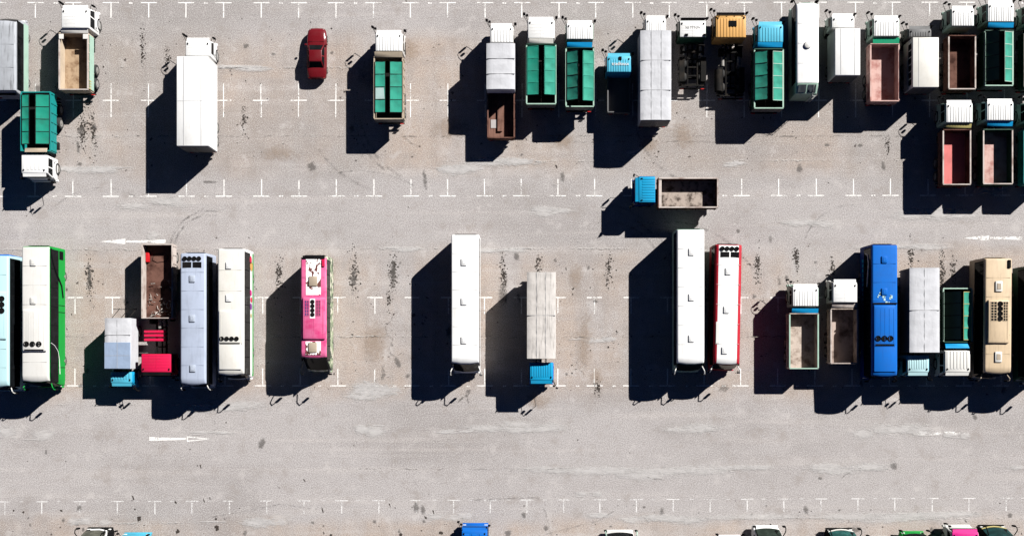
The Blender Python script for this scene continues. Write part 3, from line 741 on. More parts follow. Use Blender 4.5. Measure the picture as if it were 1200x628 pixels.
for px, py, w, h, r in ((105, 325, 12, 62, 2), (327, 322, 11, 50, 0), (415, 324, 13, 66, 2), (461, 320, 13, 62, -3), (590, 322, 11, 62, 3), (631, 309, 9, 34, 0), (933, 303, 9, 44, 5),
                        (888, 312, 10, 54, 0), (713, 318, 9, 46, -4), (975, 312, 9, 34, 6), (97, 152, 15, 62, 0), (109, 150, 10, 70, 5), (88, 84, 9, 30, 0), (167, 60, 7, 60, 0), (196, 70, 8, 40, 0),
                        (286, 140, 8, 40, 0), (240, 300, 14, 10, 0), (1085, 345, 10, 60, 0), (1068, 300, 9, 40, 0), (1104, 320, 10, 70, 0), (455, 350, 8, 30, 0), (1040, 170, 10, 20, 0), (700, 455, 10, 24, 0), (1117, 316, 8, 40, 0)):
    n_ = int(w * h * .22) + 8; c_, q_ = math.cos(R(r)), math.sin(R(r))
    for k_ in range(n_):
        a_, b_ = rnd.gauss(0, w * .2), rnd.gauss(0, h * .21); z_ = rnd.choice((.5, .6, .8, 1.0, 1.5)) * (1.15 if abs(b_) < h * .2 else .85)
        f.rect(px + c_ * a_ + q_ * b_, py + b_ * c_ - q_ * a_, z_, z_ * rnd.uniform(.7, 1.5), rnd.uniform(0, 90), .0085 + .00003 * (len(f.f) % 300))
f.build('oil_drips', SPLAT)
f = Flat(); f.n = 60
for px, py, w, h in ((163, 608, 16, 13), (208, 622, 15, 12), (254, 618, 13, 20), (253, 608, 12, 10), (498, 606, 12, 14), (470, 626, 16, 10), (517, 624, 16, 12), (387, 627, 14, 8), (27, 600, 9, 8), (16, 598, 7, 5), (72, 598, 7, 9), (156, 583, 5, 16), (206, 588, 6, 14)):
    f.rect(px, py, w, h, rnd.uniform(0, 90))
for px, py, w, h, r in ((235, 546, 3, 12, 15), (231, 544, 2.5, 10, 15), (246, 583, 3, 16, 8), (239, 586, 3, 13, 15), (327, 571, 2.5, 14, 55), (357, 563, 3.5, 16, 35), (378, 597, 4, 20, 14), (457, 592, 4, 15, 20),
                        (463, 594, 2.5, 9, 10), (508, 600, 4.5, 19, 14), (483, 594, 3, 10, 20), (700, 118, 6, 6, 0), (652, 195, 5, 12, 20), (672, 338, 7, 11, -30), (671, 345, 5, 8, 0), (247, 44, 4, 3.5, 30)):
    f.rect(px, py, w, h, r)
rs = random.Random(11)
for i in range(520):
    b = rs.random()
    if b < .42: py = rs.uniform(22, 205)
    elif b < .82: py = rs.uniform(292, 465)
    elif b < .93: py = rs.uniform(585, 627)
    else: py = rs.uniform(205, 585)
    w = rs.choice((2.0, 2.2, 2.6, 3.0, 4.2)); f.rect(rs.uniform(-20, 1220), py, w, w * rs.uniform(.7, 1.6), rs.uniform(0, 90))
# dripped oil: short runs of spots in the middle of the bays
for i in range(46):
    k = rs.randint(-1, 27); row = rs.random()
    cx = interp(A_MID, k) + 21.7 + rs.uniform(-6, 6); cy = rs.uniform(40, 190) if row < .5 else rs.uniform(300, 445)
    for j in range(rs.randint(4, 9)):
        w = rs.uniform(1.8, 4.5); f.rect(cx + rs.gauss(0, 3), cy + rs.gauss(0, 9), w, w * rs.uniform(.7, 1.8), rs.uniform(0, 90))
f.build('oil_stains', OILD)
f = Flat(); f.n = 1000
for px, py, w, h, r in ((366, 195, 26, 26, 0), (96, 153, 20, 22, 0), (92, 172, 10, 40, 8), (94, 192, 16, 12, 0), (245, 213, 44, 8, 0), (498, 210, 12, 62, 8), (590, 345, 26, 60, 0), (389, 62, 9, 9, 0), (321, 64, 13, 12, 0), (288, 54, 16, 14, 0),
                        (297, 613, 8, 9, 20), (497, 610, 9, 9, 0), (956, 307, 10, 9, 0), (596, 624, 16, 24, -20), (716, 616, 8, 7, 0), (640, 618, 12, 20, 0), (984, 597, 7, 6, 0), (898, 592, 5, 5, 0), (460, 404, 6, 6, 0), (478, 440, 14, 12, 0),
                        (664, 438, 7, 8, 0), (549, 459, 15, 16, 0), (541, 467, 20, 6, 40), (549, 470, 6, 20, 12), (547, 463, 12, 12, 0), (848, 455, 30, 20, 0), (970, 170, 14, 9, 0), (1008, 170, 16, 8, 0), (415, 325, 14, 70, 0), (461, 322, 14, 70, 0), (105, 326, 12, 60, 0), (1000, 620, 40, 20, 0)):
    f.rect(px, py, w, h, r)
for i in range(90):
    py = rs.choice((rs.uniform(30, 200), rs.uniform(295, 460), rs.uniform(590, 626), rs.uniform(200, 600)))
    w = rs.uniform(6, 18); f.rect(rs.uniform(0, 1200), py, w, w * rs.uniform(.5, 2.2), rs.uniform(-20, 20))
f.build('damp_stains', FAINT)
f = Flat(); f.n = 1100
for px, py, w, h in ((600, 502, 150, 12), (540, 505, 60, 5), (760, 552, 260, 16), (985, 548, 130, 12), (870, 548, 110, 7), (1050, 504, 90, 16), (1185, 546, 60, 6), (430, 505, 60, 14), (15, 507, 80, 16), (820, 502, 90, 12),
                     (580, 190, 150, 8), (560, 197, 90, 14), (690, 578, 40, 7), (780, 606, 130, 9), (700, 603, 60, 6), (1010, 606, 300, 10), (1090, 602, 120, 8), (300, 610, 120, 12), (520, 606, 60, 8), (860, 192, 60, 6), (440, 455, 120, 26), (420, 462, 60, 12),
                     (640, 245, 80, 12), (740, 180, 30, 6), (300, 79, 110, 5), (80, 198, 150, 9), (200, 236, 140, 12), (1080, 250, 140, 14), (940, 262, 100, 9), (1160, 222, 60, 10), (590, 293, 90, 5), (480, 292, 60, 5), (180, 277, 22, 14), (840, 294, 60, 5), (100, 610, 60, 12), (1120, 510, 40, 10),
                     (250, 477, 120, 12), (240, 507, 60, 4), (1080, 290, 140, 6), (690, 398, 80, 6)):
    for k_ in range(3 if w < 90 else 5):
        l_ = rs.uniform(.35, .75) * w + 6
        f.rect(px + rs.gauss(0, w * .2), py + rs.gauss(0, h * .15), l_, h * rs.uniform(.7, 1.5) + 2, rs.uniform(-1.2, 1.2))
    f.rect(px + rs.gauss(0, w * .25), py + rs.gauss(0, h * .3), w * .5, 2.2, rs.uniform(-1.5, 1.5))
f.build('dust_scuffs', DUST)
f = Flat(); f.n = 1700
for px, py, w, h in ((675, 325, 34, 50), (685, 400, 46, 130), (432, 90, 60, 80), (800, 160, 60, 70), (760, 170, 50, 40), (440, 400, 60, 90), (700, 440, 40, 40), (480, 60, 50, 70), (530, 150, 90, 50), (330, 180, 90, 40), (660, 165, 60, 40), (630, 470, 60, 40)):
    f.rect(px, py, w, h, rs.uniform(-4, 4))
f.build('dust_patches', DUSTR)
# tyre swirls and slabs' joints
f = Flat(); f.n = 1730
def arc(cx, cy, r, a0, a1, w):
    f.strip([(cx + r * math.cos(R(a0 + (a1 - a0) * i / 22)), cy - r * math.sin(R(a0 + (a1 - a0) * i / 22))) for i in range(23)], w)
for r in (42, 47): arc(246, 294, r, 172, 78, 2.0)
for r in (55, 60): arc(258, 302, r, 168, 108, 1.3)
for cx, cy, r, a0, a1, w in ((770, 360, 88, 110, 15, 2.6), (770, 366, 97, 105, 20, 2.0), (782, 380, 120, 115, 30, 2.4), (740, 400, 140, 88, 40, 2.0), (710, 330, 70, 80, 0, 1.8), (700, 334, 88, 76, -10, 1.6), (690, 340, 104, 70, 0, 2.4),
                             (850, 200, 90, 200, 250, 2.0), (520, 120, 100, 190, 240, 3), (500, 130, 84, 180, 235, 2.6), (480, 100, 130, 215, 250, 2.4), (840, 120, 100, 190, 255, 2.8), (1000, 300, 60, 160, 90, 1.6),
                             (120, 300, 80, 140, 60, 1.4), (420, 330, 130, 100, 60, 1.6), (560, 330, 60, 200, 260, 1.2)):
    arc(cx, cy, r, a0, a1, w)
f.strip([(250, 605), (330, 590), (372, 596)], 1.4); f.strip([(485, 562), (492, 572), (498, 580)], 1.2)
f.strip([(555, 585), (630, 582), (640, 600), (646, 628)], 1.6); f.strip([(640, 625), (700, 610), (720, 598)], 1.6)
f.build('tyre_marks', TYRE)
f = Flat(); f.n = 1780
def wob(x0, x1, y, amp=.9, step=5): return [(x, y + rs.uniform(-amp, amp)) for x in range(int(x0), int(x1) + 1, step)]
for a in ((0, 1200, 394.5), (420, 690, 549), (0, 1200, 159.5), (230, 360, 80), (640, 900, 166)): f.strip(wob(*a), .9)
f.strip([(484, 365), (470, 364), (462, 367), (458, 376), (452, 382), (454, 392), (461, 397), (459, 402), (456, 408), (458, 414), (464, 418), (471, 413), (477, 416), (481, 419), (488, 419)], .8)
for i in range(14):
    x, y = rs.uniform(0, 1200), rs.uniform(20, 620); pts = [(x, y)]
    d = rs.uniform(0, 6.28)
    for j in range(7): d += rs.uniform(-.6, .6); x += 5 * math.cos(d); y += 5 * math.sin(d); pts.append((x, y))
    f.strip(pts, .7)
f.build('surface_cracks', CRACK)
f = Flat(); f.n = 1830
for a in ((140, 420, 79), (300, 500, 394), (560, 700, 396), (400, 760, 291), (0, 300, 292), (520, 780, 189), (860, 1100, 188), (0, 220, 160), (60, 300, 474), (400, 480, 452), (720, 1200, 607), (60, 250, 612)): f.strip(wob(*a), 1.4)
f.build('pale_joints', PCRK)

# ================================================================== vehicles
G_COV, G_OPEN, G_BOX, G_CAN, G_BUS, G_BARE = ('tipper trucks with green cover leaves', 'open tipper trucks', 'box trucks', 'canvas topped trucks', 'buses parked in the lot', 'bare chassis trucks')
# ---- top row, left to right
bus('minibus', 'silver minibus at the left photo edge, its dark windows facing the white sand-bedded tipper', 'minibus', None, 'up', (-14, 25, 17.6, 106), h=2.9, roofm=SILV, sidem=SILV, front=.7, wb=1.35, nwin=4, mirrors=False, ac=None, rear=.2,
    stripe=((.45, 1.3, PALEG),))
v = truck('tipper_truck', 'white tipper truck with empty sand-coloured bed, behind the teal tipper at upper left', G_OPEN, 'up', (72, 9, 103.8, 33.3), (69.4, 39, 103.5, 105.6), zc=2.95, zb=2.55, roofm=WHITE, bodym=WHITE, ribs=0, wallm=paint('cream bed wall', rgb=(232, 212, 186), dirt=.4), railm=RAILP, floorm=SANDF,
      gd=((71, 34, 103, 39), OFFW))
for sx in (-1, 1):
    MB().box(sx * (v.hw - .02), sx * (v.hw - .42), v.br[3] - .55, v.br[3] - .12, 2.63, 2.68).build('corner_plate', OFFW, v.e, bevel=.01, seg=1)
for sx in (-1, 1): MB().box(sx * (v.hw + .057), sx * (v.hw + .075), v.br[2] + .12, v.br[3] - .12, 1.5, 2.45).build('side_panel', PALEG, v.e)
m = MB()
for i in range(4): m.box(v.hw + .077, v.hw + .09, v.br[2] + .1 + .22 * i, v.br[2] + .2 + .22 * i, 2.1, 2.5)
m.build('hazard_stripe', YEL, v.e)
truck('tipper_truck', 'teal tipper truck with white cab, only covered one facing down at far left', G_COV, 'down', (25, 181.5, 54.5, 204), (24.7, 107.8, 59.6, 177.5), zc=2.85, zb=2.75, roofm=WHITE, bodym=WHITE, ribs=6, cargo='cover', wallm=TEAL,
      leaves=((25.6, 34.5, 111, 169, 8, TLEAF, STEEL), (57.8, 42.2, 111, 169, 4, TLEAF, STEEL)), gd=((29, 173.5, 55, 178.5), BEIGE), gatem=TEAL)
truck('box_truck', 'white box truck standing alone on open tarmac left of the red car', G_BOX, 'up', (217.5, 47, 246, 66), (207, 66.2, 243.6, 171), zc=2.75, zb=3.75, roofm=WHITE, bodym=WHITE, ribs=0, cargo='box', wallm=WHITE, doorm=DGREYP)
truck('tipper_truck', 'covered tipper with tan frame and one pale patched sheet, standing alone right of red car', G_COV, 'up', (440, 38, 471.2, 60.5), (438.3, 67, 472.3, 140), zc=2.8, zb=2.6, roofm=WHITE, bodym=OFFW, ribs=9, cargo='cover',
      wallm=BEIGE, leaves=((439.5, 451.6, 72.5, 132, 4, LEAF, STEEL), (471.3, 457, 72.5, 132, 3, LEAF, STEEL)), gd=((438.8, 61, 471.5, 67.2), BEIGE), patch=1)
# flatbed with a canvas hood over its front half
v = truck('flatbed_truck', 'white cab flatbed truck with grey canvas hood over the front half of its brown bed', 'flatbed trucks', 'up', (574.5, 30, 601.2, 50.2), (571.4, 51, 603, 162), zc=2.7, zb=1.85, roofm=WHITE, bodym=OFFW, ribs=7, cargo='open', wallm=BROWNF, railm=BROWNF, floorm=WOOD)
box_body(v, v.rect((570, 50.8, 603.6, 104.5), 3.45), 3.45, GREY, z0=1.94, canvas=True, seams_x=0, seams_y=2, doors=False)
t = v.rect((575, 140, 583.5, 150), 1.3); MB().box(t[0], t[1], t[2], t[3], 1.122, 1.16).build('loose_sheet', paint('grey board', rgb=(205, 200, 198)), v.e, bevel=.01, seg=1)
t = v.rect((583, 108, 588.5, 154), 1.3); MB().box(t[0], t[1], t[2], t[3], 1.122, 1.30).build('timber_bearer', WOOD, v.e, bevel=.01, seg=1)
truck('tipper_truck', 'covered tipper with flat white cab and a cream strip between cab and leaves', G_COV, 'up', (618.6, 22.5, 649.6, 45.5), (616.8, 52, 651.6, 122.5), zc=2.85, zb=2.65, roofm=WHITE, bodym=WHITE, ribs=0, cargo='cover', wallm=DGREEN, railm=PALEG,
      leaves=((617.8, 630.8, 55, 111, 12, TLEAF, LEAF), (651, 638.2, 55, 111, 12, LEAF, LEAF)), gd=((620, 45.6, 648.5, 51), CREAM))
truck('tipper_truck', 'covered white cab tipper with bright blue strip, between cream stripped tipper and lettered blue cab', G_COV, 'up', (664, 26.5, 694.9, 46.5), (663, 56, 696, 125.5), zc=2.85, zb=2.65, roofm=WHITE, bodym=PALEG, ribs=10, cargo='cover', wallm=DGREEN, railm=PALEG,
      leaves=((664.3, 677.2, 60.5, 118, 30, LEAF, STEEL), (695.6, 683.2, 60.5, 118, 12, LEAF, LEAF)), gd=((664.5, 50, 694, 55.6), STRIP))
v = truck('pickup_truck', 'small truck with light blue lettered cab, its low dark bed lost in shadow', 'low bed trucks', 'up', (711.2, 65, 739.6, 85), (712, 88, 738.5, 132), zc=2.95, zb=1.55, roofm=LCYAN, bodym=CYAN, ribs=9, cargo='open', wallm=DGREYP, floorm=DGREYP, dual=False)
text_mesh('roof_lettering', 'tradlossx', .40, WHITE, v.e, ((v.cr[0] + v.cr[1]) / 2 + .12, v.cr[2] + .72, 3.015), 0, 1.0)
MB().box(-.12, .12, v.cr[2] + 1.05, v.cr[2] + 1.35, 2.96, 3.03).build('roof_vent', DARK, v.e, bevel=.01, seg=1)
truck('canvas_truck', 'longest grey canvas topped truck of the top row, white ribbed cab', G_CAN, 'up', (756.6, 21, 780.4, 39), (750.6, 35.7, 786.8, 140.6), zc=2.75, zb=3.7, roofm=WHITE, bodym=OFFW, ribs=8, cargo='canopy', wallm=GREY, sx=2, sy=2, z0=1.1, doorm=DGREYP)
def bare(label, cabr, bedr, zc, roofm, bodym, ribs):
    v = Veh('chassis_truck', label, 'truck', G_BARE, ((bedr[0] + bedr[2]) / 2, (cabr[1] + bedr[3]) / 2), 1.2, 'up')
    cr = v.rect(cabr, zc); br = v.rect(bedr, 1.0)
    b = cab(v, cr, zc, roofm, bodym, ribs, vis=DARK, long_mirror=True)
    undercarriage(v, br[2], cr[3], 1.2, True, cr=cr)
    m = MB().box(-1.0, 1.0, br[2] + .2, br[2] + .3, .99, 1.08).box(-.9, .9, cr[2] - .9, cr[2] - .75, .99, 1.3)
    m.tube([(-.9, cr[2] - .45, 1.0), (-.9, cr[2] - .45, 2.0), (.9, cr[2] - .45, 2.0), (.9, cr[2] - .45, 1.0)], .05)
    m.build('support_frame', STEEL, v.e)
    for s in (-1, 1):
        MB().cyl((s * .72, br[2] + 3.3, .9), 'y', .16, .8, 12).build('air_tank', RIM, v.e, sm=True)
        MB().box(s * .72, s * 1.19, br[2] + .6, br[2] + 2.75, 1.06, 1.10).build('mudguard', STEEL, v.e, bevel=.015, seg=1)
    v.cr = cr; v.br = br
    return v, b
v, b = bare('bare chassis truck with white lettered cab and dark green edge, no cargo bed', (796.6, 23.5, 827.3, 44), (799, 48, 825, 104), 2.75, WHITE, DGREEN, 0)
text_mesh('roof_lettering', 'XE TTTOX', .27, paint('grey lettering', base=(.12, .12, .12)), v.e, (v.cr[0] * .5 + v.cr[1] * .5, v.cr[3] - .68, 2.768), 0, 1.0)
for s in (-1, 1): MB().box(s * .8 - .14, s * .8 + .14, v.cr[2] + .1, v.cr[2] + .28, 2.75, 2.86).build('marker_lamp', DARK, b, bevel=.02, seg=1)
MB().prism_x([(v.cr[3] + .16, 2.3), (v.cr[3] + .26, 2.3), (v.cr[3] + .2, 2.72), (v.cr[3] + .1, 2.72)], -1.15, 1.15).build('roof_rack', DARK, b, bevel=.02, seg=1)
v, b = bare('bare chassis truck with orange cab and dark roof hatch', (838.8, 17.2, 874, 44.5), (842, 48, 872, 116), 2.8, ORANGE, ORANGE, 9)
q = v.rect((854, 24.6, 863.3, 31.4), 2.85); MB().box(q[0], q[1], q[2], q[3], 2.80, 2.88).build('roof_hatch', DARK, b, bevel=.02, seg=1)
q = v.rect((838, 82, 846, 107), 1.1); MB().cyl(((q[0] + q[1]) / 2, (q[2] + q[3]) / 2, .98), 'y', .34, q[3] - q[2], 16)  .build('water_tank', STEEL, v.e, sm=True)
m = MB(); cx0, cx1, cy0, cy1 = v.cr
m.tube([(cx0 + .1, cy1 - .35, 2.78), (cx0 + .1, cy1 + .05, 2.95), (cx1 - .1, cy1 + .05, 2.95), (cx1 - .1, cy1 - .35, 2.78)], .03)
for i in range(4): x = cx0 + .3 + (cx1 - cx0 - .6) * i / 3; m.tube([(x, cy1 - .25, 2.76), (x, cy1 + .05, 2.94)], .02)
m.build('roof_rack', DARK, b)
truck('tipper_truck', 'covered tipper with light blue ribbed cab between the orange cab and the long white bus', G_COV, 'up', (888.4, 28, 917.7, 50), (883.8, 57.5, 918, 127.5), zc=2.75, zb=2.65, roofm=LCYAN, bodym=CYAN, ribs=8, cargo='cover', wallm=DGREEN, railm=PALEG,
      leaves=((884.5, 898.2, 61, 118, 26, LEAF, STEEL), (916.8, 905.6, 61, 118, 10, LEAF, PALEG)), gd=((888, 50, 917, 55.5), STRIP))
v = bus('bus', 'long white bus with a round roof dome, beside the short white box truck', 'bus', G_BUS, 'up', (934, 4, 959.5, 97.5), h=3.5, roofm=WHITE, sidem=PALEG, slope=True, front=.35, rear=.78, nwin=6, mirrors=True, mir_m=DARK, wb=1.7)
q = v.p(946.4, 53.3, 3.5); m = MB(); n = 18
m.loft([[(q[0] + r * math.cos(2 * math.pi * i / n), q[1] + r * math.sin(2 * math.pi * i / n), z) for i in range(n)] for r, z in ((.32, 3.48), (.32, 3.58), (.27, 3.66), (.14, 3.7), (.03, 3.71))])
m.build('roof_dome', OFFW, v.e, sm=True)
# rear slope with two panes in a frame
ra = (v.y0 - .70, v.h - .455); rb = (v.y0 - .12, v.h - .125)
for s in (-1, 1):
    m = MB()
    X0, X1 = v.xm + s * .09, v.xm + s * (v.hw - .20)
    m.add([(X0, ra[0], ra[1] - .1), (X1, ra[0], ra[1] - .1), (X1, rb[0], rb[1] - .1), (X0, rb[0], rb[1] - .1), (X0, ra[0], ra[1] + .045), (X1, ra[0], ra[1] + .045), (X1, rb[0], rb[1] + .045), (X0, rb[0], rb[1] + .045)],
          [(0, 3, 2, 1), (4, 5, 6, 7), (0, 1, 5, 4), (1, 2, 6, 5), (2, 3, 7, 6), (3, 0, 4, 7)])
    m.build('rear_pane', glass('grey rear glass', (.035, .04, .045), .2), v.e)
m = MB()
for i in range(9): m.tube([(v.xm + v.hw * .55, v.y0 - .95, .8 + .26 * i), (v.xm + v.hw * .92, v.y0 - .95, .8 + .26 * i)], .02)
for x in (.55, .92): m.tube([(v.xm + v.hw * x, v.y0 - .95, .6), (v.xm + v.hw * x, v.y0 - .95, 3.0), (v.xm + v.hw * x, v.y0 - .2, 3.55)], .028)
m.build('ladder', OFFW, v.e)
truck('box_truck', 'short white box truck between the long white bus and the red bedded tipper', G_BOX, 'up', (974.8, 18.6, 1001.2, 33), (978.8, 33.5, 1008, 88.3), zc=2.7, zb=3.4, roofm=WHITE, bodym=WHITE, ribs=0, cargo='box', wallm=WHITE, sy=0, dual=False)
truck('tipper_truck', 'open tipper with green strip and rusty red bed, right of the short white box truck', G_OPEN, 'up', (1024, 21, 1054, 43), (1019.8, 51.5, 1053.6, 119), zc=2.8, zb=2.35, roofm=WHITE, bodym=PALEG, ribs=9, wallm=ROSEF, railm=ROSEF, floorm=ROSEF,
      gd=((1023, 44.5, 1054, 51), paint('mint green strip', rgb=(20, 180, 130), dirt=.2)))
v = truck('box_truck', 'dark cab truck with cream ridged roof over its box body', G_BOX, 'up', (1065, 33, 1091.5, 44), (1069.8, 44, 1100.2, 102.3), zc=2.6, zb=3.3, roofm=DGREYP, bodym=DGREYP, ribs=8, cargo='box', wallm=CREAM, sx=1, sy=0, two_windows=False)
m = MB()
for i in range(6):
    for s in (-1, 1):
        y = v.br[2] + .3 + (v.br[3] - v.br[2] - .6) * i / 6; X = s * v.hw
        m.box(X - s * .01, X + s * .012, y, y + (v.br[3] - v.br[2] - .9) / 6.5, 2.2, 2.95)
m.build('side_window', GLASS, v.e)
truck('tipper_truck', 'open tipper with very dark bed and no coloured strip, right of the cream ridged roof', G_OPEN, 'up', (1115.2, 9.5, 1141.6, 31), (1111.3, 42, 1143.2, 105), zc=2.8, zb=2.5, roofm=WHITE, bodym=PALEG, ribs=8, wallm=BROWNF, railm=RAILP, floorm=BROWNF)
truck('tipper_truck', 'covered tipper at top right with white ribbed cab, blue strip and steeply raised leaves', G_COV, 'up', (1157.6, 3.3, 1188.2, 26), (1153.6, 36, 1187, 101), zc=2.85, zb=2.6, roofm=WHITE, bodym=PALEG, ribs=10, cargo='cover', wallm=DGREEN, railm=PALEG,
      leaves=((1154.5, 1166.5, 38, 96, 42, DGREEN, STEEL), (1186, 1176.6, 38, 96, 15, LEAF, PALEG)), gd=((1158, 27, 1188, 32.5), STRIP))  # left leaf faces away from the sun, its shade put into a darker green
truck('tipper_truck', 'tipper in the top right corner of the top row, cut off by the photo edge', G_OPEN, 'up', (1204.5, 6, 1233, 28), (1200, 38, 1233, 103), zc=2.85, zb=2.5, roofm=WHITE, bodym=PALEG, ribs=10, wallm=DGREEN, railm=RAILP, floorm=BROWNF)
# ---- second row at the right
truck('tipper_truck', 'open tipper with yellow strip and red bed floor in the short second row', G_OPEN, 'up', (1108.8, 120, 1140, 144), (1104.8, 152, 1137.4, 216.7), zc=2.85, zb=2.4, roofm=WHITE, bodym=PALEG, ribs=9, wallm=BROWNF, railm=RAILP, floorm=paint('bright red bed floor', rgb=(250, 142, 138), dirt=.35, rough=.9),
      gd=((1109, 145.5, 1138.5, 150), YEL))
truck('tipper_truck', 'open tipper with blue strip and pale bed floor in the short second row', G_OPEN, 'up', (1156.6, 118.4, 1187.8, 141.5), (1152, 151.7, 1186.6, 216), zc=2.85, zb=2.4, roofm=WHITE, bodym=PCYAN, ribs=10, wallm=DGREEN, railm=RAILP, floorm=ROSEF,
      gd=((1157, 142.5, 1187, 148), STRIP))
truck('tipper_truck', 'tipper at the right end of the short second row, cut off by the photo edge', G_OPEN, 'up', (1203.5, 120, 1234.5, 143), (1199.6, 152, 1233.5, 216), zc=2.85, zb=2.4, roofm=WHITE, bodym=PALEG, ribs=10, wallm=TEAL, floorm=PALEF)
# ---- the truck parked crosswise in the lane
v = truck('tipper_truck', 'open tipper with bright blue ribbed cab parked crosswise in the lane, only truck facing left', G_OPEN, 'left', (747.6, 206.8, 768.2, 237.4), (771, 208.6, 841.4, 243.4), zc=2.75, zb=2.4, roofm=CYAN, bodym=DBLUE, ribs=9, wallm=BROWNF, railm=RAILP, floorm=paint('grimy grey bed floor', rgb=(200, 184, 172), dirt=.9, dirtc=alb(96, 84, 76), rough=.9, fscale=1.8))
MB().box(v.br[0] + .1, v.br[1] - .1, v.br[3] - .32, v.br[3] - .076, 1.9, 2.38).build('front_shelf', RAILP, v.e, bevel=.02, seg=1)

# ---- middle row
v = bus('bus', 'pale cyan bus cut off by the left photo edge, beside the green sided bus', 'bus', G_BUS, 'down', (-24, 300, 9, 452), h=3.7, roofm=PCYAN, sidem=PCYAN, front=.45, ac=dict(r=(-22, 341, 6.3, 398), h=.16, m=PCYAN), fans=((2, 350), (2, 357), (2, 364)), mir_m=OFFW)
MB().box(v.xm - v.hw + .05, v.xm + v.hw + .03, v.y0 - .16, v.y0 + .35, 1.0, 3.45).build('rear_panel', BLUE, v.e, bevel=.03)
v = bus('bus', 'white roofed bus with bright green sides and three black roof fans', 'bus', G_BUS, 'down', (25.5, 289, 56.5, 446.5), h=3.75, roofm=OFFW, sidem=GREEN, front=.55, hatches=((39.3, 307.5), (39.3, 352.3)), wb=1.75,
        ac=dict(r=(26.5, 362, 53.4, 412), h=.2, m=OFFW, slot=(28.5, 409.2, 51, 410.6)), fans=((30.8, 403, .19), (38, 403, .19), (45.5, 403, .19)), mir_m=GREEN)
for s in (-1, 1):      # pale and dark ribbons curving over the side
    X = v.xm + s * (v.hw + .02); y = v.y1
    MB().tube([(X, y - 3.3, 3.3), (X, y - 3.1, 2.6), (X, y - 2.6, 1.9), (X, y - 1.9, 1.62), (X, y - .6, 1.5)], .028).build('ribbon', WHITE, v.e, sm=True)
    MB().tube([(X, v.y0 + .1, 3.3), (X, v.y0 + .9, 3.1), (X, v.y0 + 2.2, 2.2), (X, v.y0 + 3.2, 1.2), (X, v.y0 + 4.2, .9)], .09).build('ribbon', DARK, v.e, sm=True)
    for yy in (v.y0 + 4.9, v.y0 + 5.5, v.y1 - 1.2): MB().box(X - s * .03, X - s * .005, yy, yy + .05, .45, 1.7).build('panel_gap', DARK, v.e)
    MB().box(X - s * .03, X - s * .006, v.y0 + .15, v.y0 + .9, .8, 1.6).build('louvre', DARK, v.e)
v = truck('canvas_truck', 'small low truck with cyan cab and grey canvas top, bluish reflection painted at the front', G_CAN, 'down', (129.5, 435.5, 154.8, 449.5), (122.2, 372.5, 153, 432), zc=2.05, zb=2.85, roofm=LCYAN, bodym=CYAN, ribs=7, cargo='canopy', wallm=GREY, sx=1, sy=2, dual=False, z0=.95, doors=False)
q = v.rect((122.2, 401, 153, 432), 2.85); m = MB(); m.box(q[0] + .02, q[1] - .02, q[2], q[3] - .01, 2.80, 2.905); m.build('reflection_canvas', BGREY, v.e, bevel=.02, seg=1)  # bluish reflection on the canvas front, painted as a tinted sheet
m = MB(); m.box((q[0] + q[1]) / 2 - .015, (q[0] + q[1]) / 2 + .015, q[2] + .05, q[3] - .05, 2.9, 2.915).box(q[0] + .05, q[1] - .05, (q[2] + q[3]) / 2 - .015, (q[2] + q[3]) / 2 + .015, 2.9, 2.913); m.build('roof_seam', SEAM, v.e)
m = MB()
for x in (v.br[0] + .15, -.3, .5): m.tube([(x, v.br[2] - .02, 2.75), (x, v.br[2] - .9, 1.0)], .03)
m.tube([(v.br[0] + .1, v.br[2] - .85, 1.05), (v.br[1] - .1, v.br[2] - .85, 1.05)], .03); m.build('rear_rack', STEEL, v.e)
v = truck('tipper_truck', 'open tipper with pinkish red cab and long littered brown bed, facing down', G_OPEN, 'down', (165.5, 414.5, 200.8, 437), (166.3, 286, 202.4, 373), zc=2.45, zb=2.0, roofm=REDP, bodym=RED, ribs=0, cargo='open', wallm=RAILP, floorm=BROWNF, vis=DARK)
q = v.rect((170.5, 295, 174.6, 307), 1.4); b = MB(); b.box(q[0], q[1], q[2], q[3], 1.13, 1.4).build('red_crate', paint('red crate plastic', rgb=(225, 30, 40)), v.e, bevel=.02, seg=1)
rr_ = random.Random(5); m = MB()
for i in range(46):
    x, y = rr_.uniform(v.br[0] + .25, v.br[1] - .3), v.br[3] - abs(rr_.gauss(0, 1.1)) - .3; d = rr_.uniform(0, 3.1); L = rr_.uniform(.1, .45); z = 1.16 + rr_.uniform(0, .25)
    m.tube([(x, y, z), (x + L * math.cos(d) * .6, y + L * math.sin(d) * .6, z + rr_.uniform(0, .12)), (x + L * math.cos(d), y + L * math.sin(d), z)], rr_.uniform(.015, .05), 5)
o = m.build('scrap_heap', paint('mixed scrap', base=(.10, .085, .075), dirt=.8, dirtc=(.35, .32, .29), fscale=3), v.e); o['kind'] = 'stuff'
q = v.rect((178, 298, 196, 306), 1.3); m = MB().tube([(q[0], q[2], 1.15), (q[0] + .1, q[3], 1.15), (q[1] - .4, q[3] + .1, 1.15), (q[1], q[3] - .1, 1.15), (q[1] - .1, q[2], 1.15), (q[0] + .3, q[2] - .1, 1.15)], .02); m.build('rope', DARK, v.e)
for i, yy in enumerate((388.5, 393, 398)):
    q = v.rect((168, yy - 1.6, 194, yy + 1.6), 1.6); MB().box(q[0], q[1], q[2], q[3], 1.30, 1.48).build('cross_beam', REDP, v.e, bevel=.03, seg=1)
m = MB()
for i in range(7): q = v.p(192 + rr_.uniform(-6, 6), 377 + rr_.uniform(-3, 8), 1.5); m.cyl((q[0], q[1], 1.25), 'z', rr_.uniform(.07, .14), .35, 10)
m.build('hydraulic_valve', RIM, v.e)
